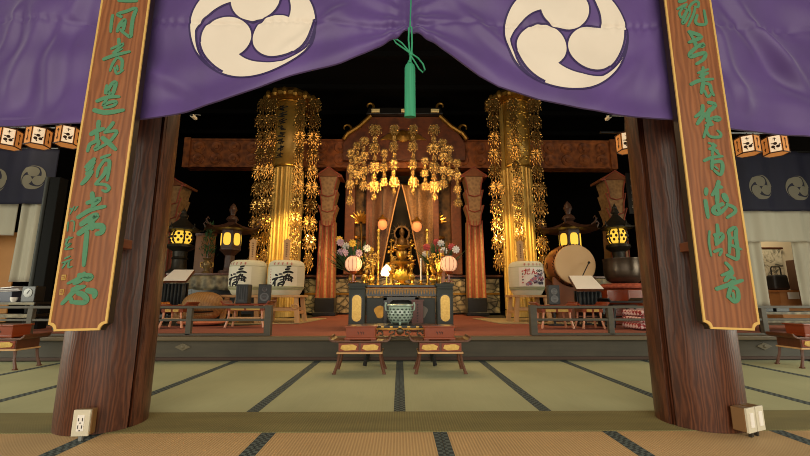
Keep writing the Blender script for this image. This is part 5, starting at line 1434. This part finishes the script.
# red and white patterned chest by the right pillar
c = W(646,322,5.5); 
t = thing('patterned_cushion_stack', 'red and white diamond patterned cushions piled behind the right railing', 'cushions', (c.x+.03,5.55,ZST-.006))
for k in range(3):
    b = MB(); b.at((.01*k,0,.055+.085*k),(0,0,.05*k)); b.box((0,0,0),(.46,.42,.08)); b.at(); obj('cushion', b, tex('diamond_cloth_%d' % k, [(140,34,40),(214,180,176)], 'checker', 22, (1,1,1), rough=.8, rot=(0,PI/4,PI/4)), t, bev=.03, seg=3)

# ------------------------------------------------------------------ left and right aisles
def p0x(px, py, Y): return W(px, py, Y).x*.92
mat_ink2 = mat('brown_ink', (60,34,22), .7)
def paper_lamp(px, py, Y, label, rz):
    rz = -math.atan2(p0x(px, py, Y), Y)
    p = W(px, py, Y); k = Y/360
    h = 19*k; r = 9.5*k
    t = thing('hexagonal_lantern', label, 'lantern', (p.x,Y,p.z-h/2), rz=rz, group='hexagonal paper lanterns hung in a row')
    b = MB(); b.lathe([(r*.95,h*.06),(r,h*.10),(r,h*.90),(r*.95,h*.94)], 6); obj('paper_body', b, M_paper, t)
    b = MB()
    for q in range(6):
        a = 2*PI*q/6; b.bar((r*1.01*math.cos(a),r*1.01*math.sin(a),h*.02),(r*1.01*math.cos(a),r*1.01*math.sin(a),h*.98),.011,.011)
    for z in (h*.06,h*.94):
        b.tube([(r*1.02*math.cos(2*PI*q/6),r*1.02*math.sin(2*PI*q/6),z) for q in range(6)], .009, 5, closed=True)
    obj('frame', b, mat('lamp_frame_%d' % px, (70,40,22), .6), t)
    for q in range(6):
        ang = PI/6+PI/3*q; rr = r*math.cos(PI/6)+.003
        b = MB(); b.at((rr*math.cos(ang),rr*math.sin(ang),h*.5),(0,0,ang+PI/2))
        if q in (1, 4):
            b.prism([(-r*.42,-h*.40),(r*.42,-h*.40),(r*.42,h*.40),(-r*.42,h*.40)], -.002, .002, 1)
            for j in range(3):
                a = PI/2+2*PI*j/3; b.ball((.030*math.cos(a),-.003,-.03+.030*math.sin(a)),(.022,.004,.022),8)
                b.bar((.030*math.cos(a),-.004,-.03+.030*math.sin(a)),(.058*math.cos(a+.9),-.004,-.03+.058*math.sin(a+.9)),.012,.004)
            b.box((0,-.004,h*.26),(r*.3,.003,.008)); b.box((0,-.004,h*.24),(.008,.003,.05))
        else:
            b.box((0,-.0015,0),(r*.05,.002,h*.5))
            for j in range(2):
                z = h*(.20-.40*j); b.box((0,-.002,z),(r*.10,.003,.05)); b.box((0,-.002,z+.004),(r*.26,.003,.010))
        b.at(); obj('crest_panel' if q in (1, 4) else 'lantern_marking', b, [mat_ink2, M_paperw], t)
    b = MB(); b.lathe([(r*.5,h*.94),(r*.45,h*1.02),(.02,h*1.06),(.012,h*1.6),(0,h*1.62)], 8); obj('hanger', b, M_black, t)
for px, py, lab, rz in ((8.5,139,'hexagonal paper lantern at the far left edge of the picture',.1),(38.5,138,'hexagonal paper lantern second from the left edge',.1),(68,137,'hexagonal paper lantern partly hidden behind the left plaque',.1),
        (747.5,146,'hexagonal paper lantern just right of the right plaque',-.15),(775,146,'hexagonal paper lantern at the far right of the row',-.15),(627,143,'hexagonal paper lantern just left of the right pillar top',-.1)):
    paper_lamp(px, py, 5.4, lab, rz)
for sx, px0, px1, py in ((-1,-40,110,126),(1,600,860,131)):
    b = MB(); p0 = W(px0,py,5.4); p1 = W(px1,py,5.4); 
    b.tube([(p0.x,0,0),(p1.x,0,0)], .02, 8)
    tag(obj('lantern_rail', b, M_black, loc=(0,5.4,p0.z-.02)), 'thin dark rail the paper lanterns hang from, on the %s side' % ('left' if sx < 0 else 'right'), 'rail')

M_blue = tex('navy_cloth', [(9,8,27),(14,13,40)], 'noise', 4, rough=.8)
M_offw = tex('white_cloth', [(158,152,132),(184,178,158)], 'noise', 5, (1,1,.2), rough=.85)
M_crest2 = mat('faded_crest', (104,98,82), .8)
def hung_cloth(name, label, cat, px0, px1, yt, yb, Y, m, amp, fr, crests=(), tied=0):
    x0, x1 = WX(px0,yb,Y), WX(px1,yb,Y); z0, z1 = WZ(400,yb,Y), WZ(400,yt,Y)
    t = thing(name, label, cat, ((x0+x1)/2,Y,z0)); w = x1-x0; h = z1-z0
    def yf(x, z): return amp*math.sin(x*fr+.5*math.sin(z*2))+amp*.5*math.sin(x*fr*2.3+1)
    b = MB(); b.grid(lambda u, v: (-w/2+w*u, yf(-w/2+w*u, h*v), h*v), max(40,int(w*40)), 14); obj('cloth', b, m, t, smooth=True, solid=.006)
    b = MB(); b.tube([(-w/2,0,h),(w/2,0,h)], .018, 8); obj('rod', b, M_black, t)
    for px, py, rr in crests:
        cx = WX(px,py,Y)-(x0+x1)/2; cz = WZ(400,py,Y)-z0; R = WX(px+rr,py,Y)-WX(px,py,Y)
        wht, drk = crest(cx, cz, R, R, n=56, yf=yf, off=.008, line=.012)
        obj('crest', wht, M_crest2, t, smooth=True, label='faded three-comma crest')
    return t
hung_cloth('crest_curtain', 'navy curtain with pale three-comma crests at the left edge', 'curtain', -60, 50, 150, 205, 6.5, M_blue, .02, 9, ((-8,182,14),(33.5,179,12.5)))
hung_cloth('white_curtain', 'off-white pleated curtain under the navy curtain at the left edge', 'curtain', -60, 12, 203, 236, 6.7, M_offw, .02, 14)
hung_cloth('white_curtain', 'off-white pleated curtain beside the dark post at the left', 'curtain', 10, 50, 203, 282, 6.62, M_offw, .03, 22)
hung_cloth('crest_curtain', 'navy curtain with pale three-comma crests at the right edge', 'curtain', 742, 880, 150, 210, 6.5, M_blue, .02, 9, ((760,186,12.5),(797,187,12.5),(836,188,13)))
hung_cloth('white_curtain', 'short off-white valance under the navy curtain at the right', 'curtain', 735, 880, 207, 241, 6.62, M_offw, .02, 12)
hung_cloth('white_curtain', 'narrow off-white side curtain left of the bright opening at the right', 'curtain', 742, 768, 236, 306, 6.75, M_offw, .03, 20)
hung_cloth('white_curtain', 'narrow off-white side curtain right of the bright opening', 'curtain', 801, 840, 236, 306, 6.75, M_offw, .03, 20)
x0, x1 = WX(-50,260,7.3), WX(14,260,7.3); z1 = WZ(0,232,7.3)
t = thing('folding_screen', 'plain amber gold folding screen behind the curtain at the left edge', 'screen', ((x0+x1)/2,7.3,ZST-.006))
M_amber = tex('amber_screen', [(170,112,46),(196,136,62)], 'noise', 3, rough=.5)
for k in range(3):
    b = MB(); w_ = (x1-x0)/3; b.at((-w_+w_*k,0,(z1-ZST)/2),(0,0,.2*(-1)**k)); b.box((0,0,0),(w_*1.0,.03,z1-ZST)); b.at(); obj('leaf', b, M_amber, t)
# dark post left
b = MB(); px_, pz = WX(45,300,5.8), WZ(45,178,5.8)
t = thing('dark_post', 'dark square post standing between the white curtain and the left plaque', 'post', (WX(45,260,5.8),5.8,ZST-.006))
b = MB(); b.box((.03,0,(pz-ZST)/2),(.15,.15,pz-ZST)); obj('shaft', b, mat('dark_steel', (12,12,11), .8, spec=.15), t, bev=.01)
b = MB(); b.tube([(-.085,-.06,.02),(-.085,-.06,pz-ZST)], .030, 10); obj('pipe', b, mat('grey_pipe', (56,58,54), .6, spec=.3), t, smooth=True)

# left aisle: brocade-edged desk with papers, dial box and cup
LY = 5.15
def aisle_desk(px0, px1, ytop, label):
    x0, x1 = WX(px0,ytop,LY), WX(px1,ytop,LY); w = x1-x0; z0 = ZST-.006; h = WZ(400,ytop,LY)-z0
    t = thing('aisle_desk', label, 'desk', ((x0+x1)/2,LY+.2,z0))
    b = MB(); b.box((0,0,h-.015),(w,.45,.03)); obj('top', b, M_black, t, bev=.004)
    b = MB(); b.box((0,-.227,h-.018),(w-.02,.006,.028)); obj('brocade_edge', b, M_broc, t)
    b = MB(); b.box((0,-.02,h*.55),(w-.1,.4,.03)); sh = obj('shelf', b, M_black, t, bev=.003)
    b = MB(); b.box((0,-.223,h*.55),(w-.14,.006,.045)); obj('brocade_edge', b, M_broc, sh)
    for sx in (-1, 1):
        for sy in (-1, 1): b = MB(); b.box((sx*(w/2-.05),sy*.19,(h-.03)/2),(.045,.045,h-.03)); obj('leg', b, M_black, t)
    return h+z0
hz = aisle_desk(-45, 37, 302, 'black desk with brocade edges behind the railing at the far left')
t = thing('paper_pile', 'loose pile of white papers on the desk at the far left', 'papers', (WX(9,300,LY+.2),LY+.22,hz+.0005))
b = MB(); b.box((0,0,.065),(.26,.26,.13)); obj('document_box', b, mat('document_box', (60,62,78), .5), t, bev=.004)
rn = random.Random(2)
for k in range(6):
    b = MB(); b.at((rn.uniform(-.02,.05),rn.uniform(-.03,.02),.134+.010*k),(rn.uniform(-.03,.03),rn.uniform(-.08,.02),rn.uniform(-.3,.3))); b.box((0,0,0),(.34,.25,.006)); b.at(); obj('sheet', b, mat('sheet_%d' % k, [(228,222,214),(206,196,196),(232,228,222)][k % 3], .7), t)
t = thing('dial_box', 'small black box with a round white dial on the far left desk', 'box', (WX(31,300,LY+.1),LY+.12,hz+.0005))
b = MB(); b.box((0,0,.10),(.17,.15,.20)); obj('case', b, M_black, t, bev=.006)
b = MB(); b.at((0,-.075,.115),(PI/2,0,0)); b.lathe([(.055,0),(.055,.006),(.045,.008),(0,.008)], 24); obj('dial', b, mat('dial_face', (176,176,170), .4), t, smooth=True)
b = MB(); b.at((.0,-.085,.115),(0,.5,0)); b.box((0,0,.015),(.006,.003,.05)); b.at(); obj('hand', b, M_ink, t)
t = thing('white_cup', 'small white cup on the far left desk before the papers', 'cup', (WX(13,300,LY+.02),LY+.03,hz+.0005))
b = MB(); b.lathe([(.022,0),(.024,.004),(.036,.03),(.04,.06),(.037,.06),(.033,.03),(0,.008)], 18); obj('bowl', b, M_white, t, smooth=True)
# right aisle
hz = aisle_desk(757, 850, 312, 'black desk with brocade edges behind the railing at the far right')
for k, (px, lab) in enumerate(((763,'black and white flat box on the far right desk, by the plaque'),(779,'black and white flat box on the far right desk, second from the plaque'))):
    t = thing('flat_box', lab, 'box', (WX(px,312,LY+.1),LY+.14,hz+.0005), group='black and white flat boxes')
    b = MB(); b.box((0,0,.03),(.17,.2,.06)); obj('base', b, M_black, t, bev=.003)
    b = MB(); b.box((0,0,.066),(.175,.205,.012)); obj('lid', b, mat('box_lid_%d' % k, (206,200,190), .6), t, bev=.003)
# bright room beyond the right opening
RY = 7.85
x0, x1 = WX(735,270,RY), 8.49; z1 = WZ(400,228,RY)
b = MB(); b.box(((x0+x1)/2,RY+.05,z1/2),(x1-x0,.1,z1)); struct('wall_side_room', b, mat('room_wall', (214,196,164), .8))
t = thing('rock_painting', 'pale wall hanging painted with grey rocks and trees in the bright side room', 'painting', (WX(768,265,RY-.03),RY-.04,WZ(400,286,RY)))
hp = WZ(400,248,RY)-WZ(400,286,RY); b = MB(); b.box((0,0,hp/2),(.56,.03,hp)); obj('sheet', b, tex('ink_rocks', [(92,86,72),(196,184,156),(216,204,178)], 'noise', 5, rough=.8, dist=2.5, pos=[.36,.5,.7]), t)
for s in (0, 1): b = MB(); b.tube([(-.32,-.01,hp*s),(.32,-.01,hp*s)], .022, 8); obj('roller', b, M_redwood, t, smooth=True)
CYR = 7.35; x0, x1 = WX(768,300,CYR), WX(832,300,CYR); z1 = WZ(400,291,CYR)
t = thing('wooden_counter', 'pale wooden counter in the bright side room at the right edge', 'counter', ((x0+x1)/2,CYR,ZST-.006))
b = MB(); b.box((0,0,(z1-ZST)/2),(x1-x0,.5,z1-ZST-.04)); obj('body', b, tex('counter_wood', [(160,104,58),(186,128,76)], 'noise', 3, (1,4,6)), t)
b = MB(); b.box((0,0,z1-ZST),(x1-x0+.08,.56,.04)); obj('top', b, tex('counter_top', [(150,92,48),(176,114,64)], 'noise', 3), t)
t = thing('notice_card', 'small pale card on the front of the wooden counter', 'card', (WX(795,296,CYR-.3),CYR-.275,WZ(400,299,CYR)))
b = MB(); b.box((0,0,.06),(.20,.012,.12)); obj('sheet', b, M_white, t)
t = thing('black_handbag', 'black bag with a tall handle on the wooden counter in the side room', 'bag', (WX(779,291,CYR),CYR,z1+.02))
b = MB(); b.box((0,0,.14),(.30,.2,.28),0,.9); obj('body', b, mat('bag_black', (24,22,22), .5), t, bev=.04, seg=3)
b = MB(); b.tube([(-.09,0,.27),(-.09,0,.40),(-.07,0,.43),(.07,0,.43),(.09,0,.40),(.09,0,.27)], .012, 8); obj('handle', b, M_black, t, smooth=True)
t = thing('brown_box', 'dark brown upright case at the right end of the wooden counter', 'box', (WX(806,291,CYR),CYR,z1+.02))
b = MB(); b.box((0,0,.28),(.34,.26,.56)); obj('case', b, mat('case_brown', (84,58,40), .6), t, bev=.01)
b = MB(); b.box((0,-.135,.30),(.06,.012,.04)); obj('latch', b, M_goldd, t)
# yellow banner by the right pillar, dark tablet, security cameras
b = MB(); Y = 6.2; x0, x1 = WX(636.5,230,Y), WX(650,230,Y); z0, z1 = WZ(400,270,Y), WZ(400,190,Y)
t = thing('yellow_banner', 'bright yellow hanging banner mostly hidden behind the right pillar', 'banner', ((x0+x1)/2,Y,z0))
b = MB(); b.grid(lambda u, v: (-(x1-x0)/2+(x1-x0)*u, .012*math.sin(u*14), (z1-z0)*v), 20, 8); obj('cloth', b, mat('banner_yellow', (220,196,60), .7), t, smooth=True, solid=.008)
b = MB(); b.tube([(-(x1-x0)/2,0,z1-z0),((x1-x0)/2,0,z1-z0)], .015, 8); obj('rod', b, M_black, t)
Y = 8.4; x0, x1 = WX(627,190,Y), WX(637,190,Y); z0, z1 = WZ(400,213,Y), WZ(400,172,Y)
t = thing('name_board', 'narrow black board with white writing hanging left of the right pillar', 'board', ((x0+x1)/2,Y,z0))
b = MB(); b.box((0,0,(z1-z0)/2),(x1-x0,.03,z1-z0)); bd = obj('board', b, M_black, t)
b = MB(); 
for k in range(5):
    z = (z1-z0)*(.86-.17*k); s = .5+.12*k; b.box((0,-.017,z),(.09*s,.004,.012)); b.box((.01*s,-.017,z-.01),(.012,.004,.07*s)); b.box((-.01,-.017,z-.035*s),(.06*s,.004,.010))
obj('inscription', b, mat('white_paint', (196,192,184), .7), bd)
for px, py, lab, s in ((607,119,'small white security camera on a bracket left of the right pillar top',1),(195,118,'small white camera fixture right of the left pillar top',-1)):
    Y = 5.0; p = W(px, py, Y)
    t = thing('security_camera', lab, 'camera', (p.x,Y,p.z))
    b = MB(); b.box((0,-.03,0),(.04,.11,.04)); obj('housing', b, M_plastic, t, bev=.008)
    b = MB(); b.at((0,-.085,0),(PI/2,0,0)); b.cyl((0,0,0),.015,.01,14); b.at(); obj('lens', b, M_ink, t)
    b = MB(); b.tube([(0,0,.015),(.0,0,.05),(s*.30 if s > 0 else .06,.02,.05)], .007, 6); obj('bracket', b, M_grey, t)

# ------------------------------------------------------------------ camera, light
cam = bpy.data.cameras.new('camera'); co = bpy.data.objects.new('camera', cam); COL.objects.link(co)
cam.sensor_width = 36; cam.lens = FPX/810*36; cam.clip_end = 100; cam.clip_start = .02
co.location = (0,0,EYE); co.rotation_euler = (PI/2+TILT, 0, -YAW); SC.camera = co
def light(name, kind, loc, power, col=(255,255,255), size=.2, target=None, angle=60, sy=None, blend=.6):
    l = bpy.data.lights.new(name, kind); l.energy = power; l.color = lin(col)[:3]
    o = bpy.data.objects.new(name, l); COL.objects.link(o); o.location = loc
    if kind == 'AREA':
        l.size = size
        if sy: l.shape = 'RECTANGLE'; l.size_y = sy
    elif kind == 'SPOT': l.spot_size = math.radians(angle); l.spot_blend = blend; l.shadow_soft_size = size
    else: l.shadow_soft_size = size
    if target is not None: o.rotation_euler = (Vector(target)-Vector(loc)).to_track_quat('-Z','Y').to_euler()
    return o
# daylight from the open front of the hall behind the camera and from the open sides
light('daylight_front', 'AREA', (0,-4.0,2.4), 545, (255,246,226), 9, (0,3,1.0), sy=4)
light('daylight_left', 'AREA', (-7.9,2.2,1.6), 240, (252,250,228), 4, (0,3.2,.2), sy=2.6)
light('daylight_right', 'AREA', (7.9,2.2,1.6), 240, (252,250,228), 4, (0,3.2,.2), sy=2.6)
# unseen warm spots put in to light the gold pillars and altar
for s in (-1, 1):
    light('pillar_spot', 'SPOT', (s*2.0,6.4,3.2), 600, (255,214,130), .12, (s*2.45,9.0,1.7), 36)
light('altar_lamp', 'SPOT', (0,7.4,4.3), 420, (255,196,120), .3, (0,10.3,1.9), 70)  # unseen overhead spot, apart from the small lamp on the altar table
light('roof_fill_spot', 'SPOT', (0,7.0,2.5), 200, (255,200,130), .2, (0,10.0,3.9), 66)  # unseen low spot added to brighten the shrine roof and beam
light('side_room_lamp', 'POINT', (6.9,7.2,2.6), 60, (255,236,200), .2)
light('aisle_lamp', 'POINT', (-6.3,6.0,3.2), 9, (255,236,200), .2)
light('altar_lamp_light', 'POINT', (WX(386.5,268,5.6),5.42,1.15), 11, (255,214,130), .05)
light('altar_glow', 'POINT', (-.35,8.75,1.3), 26, (255,206,130), .1)  # unseen point light added to brighten the gold around the altar
light('platform_fill', 'AREA', (0,6.2,4.6), 135, (255,214,160), 5, (0,6.8,0), sy=2)  # unseen area light added as warm fill on the drum and barrels
wd = bpy.data.worlds.new('world'); SC.world = wd; wd.use_nodes = True
wd.node_tree.nodes['Background'].inputs['Color'].default_value = (.8,.85,.9,1); wd.node_tree.nodes['Background'].inputs['Strength'].default_value = .02
SC.view_settings.view_transform = 'Standard'; SC.view_settings.look = 'None'; SC.view_settings.exposure = 0; SC.view_settings.gamma = 1
SC.view_settings.use_curve_mapping = False
SC.cycles.use_denoising = True; SC.cycles.filter_width = 1.0
SC.cycles.max_bounces = 6; SC.cycles.sample_clamp_indirect = 4
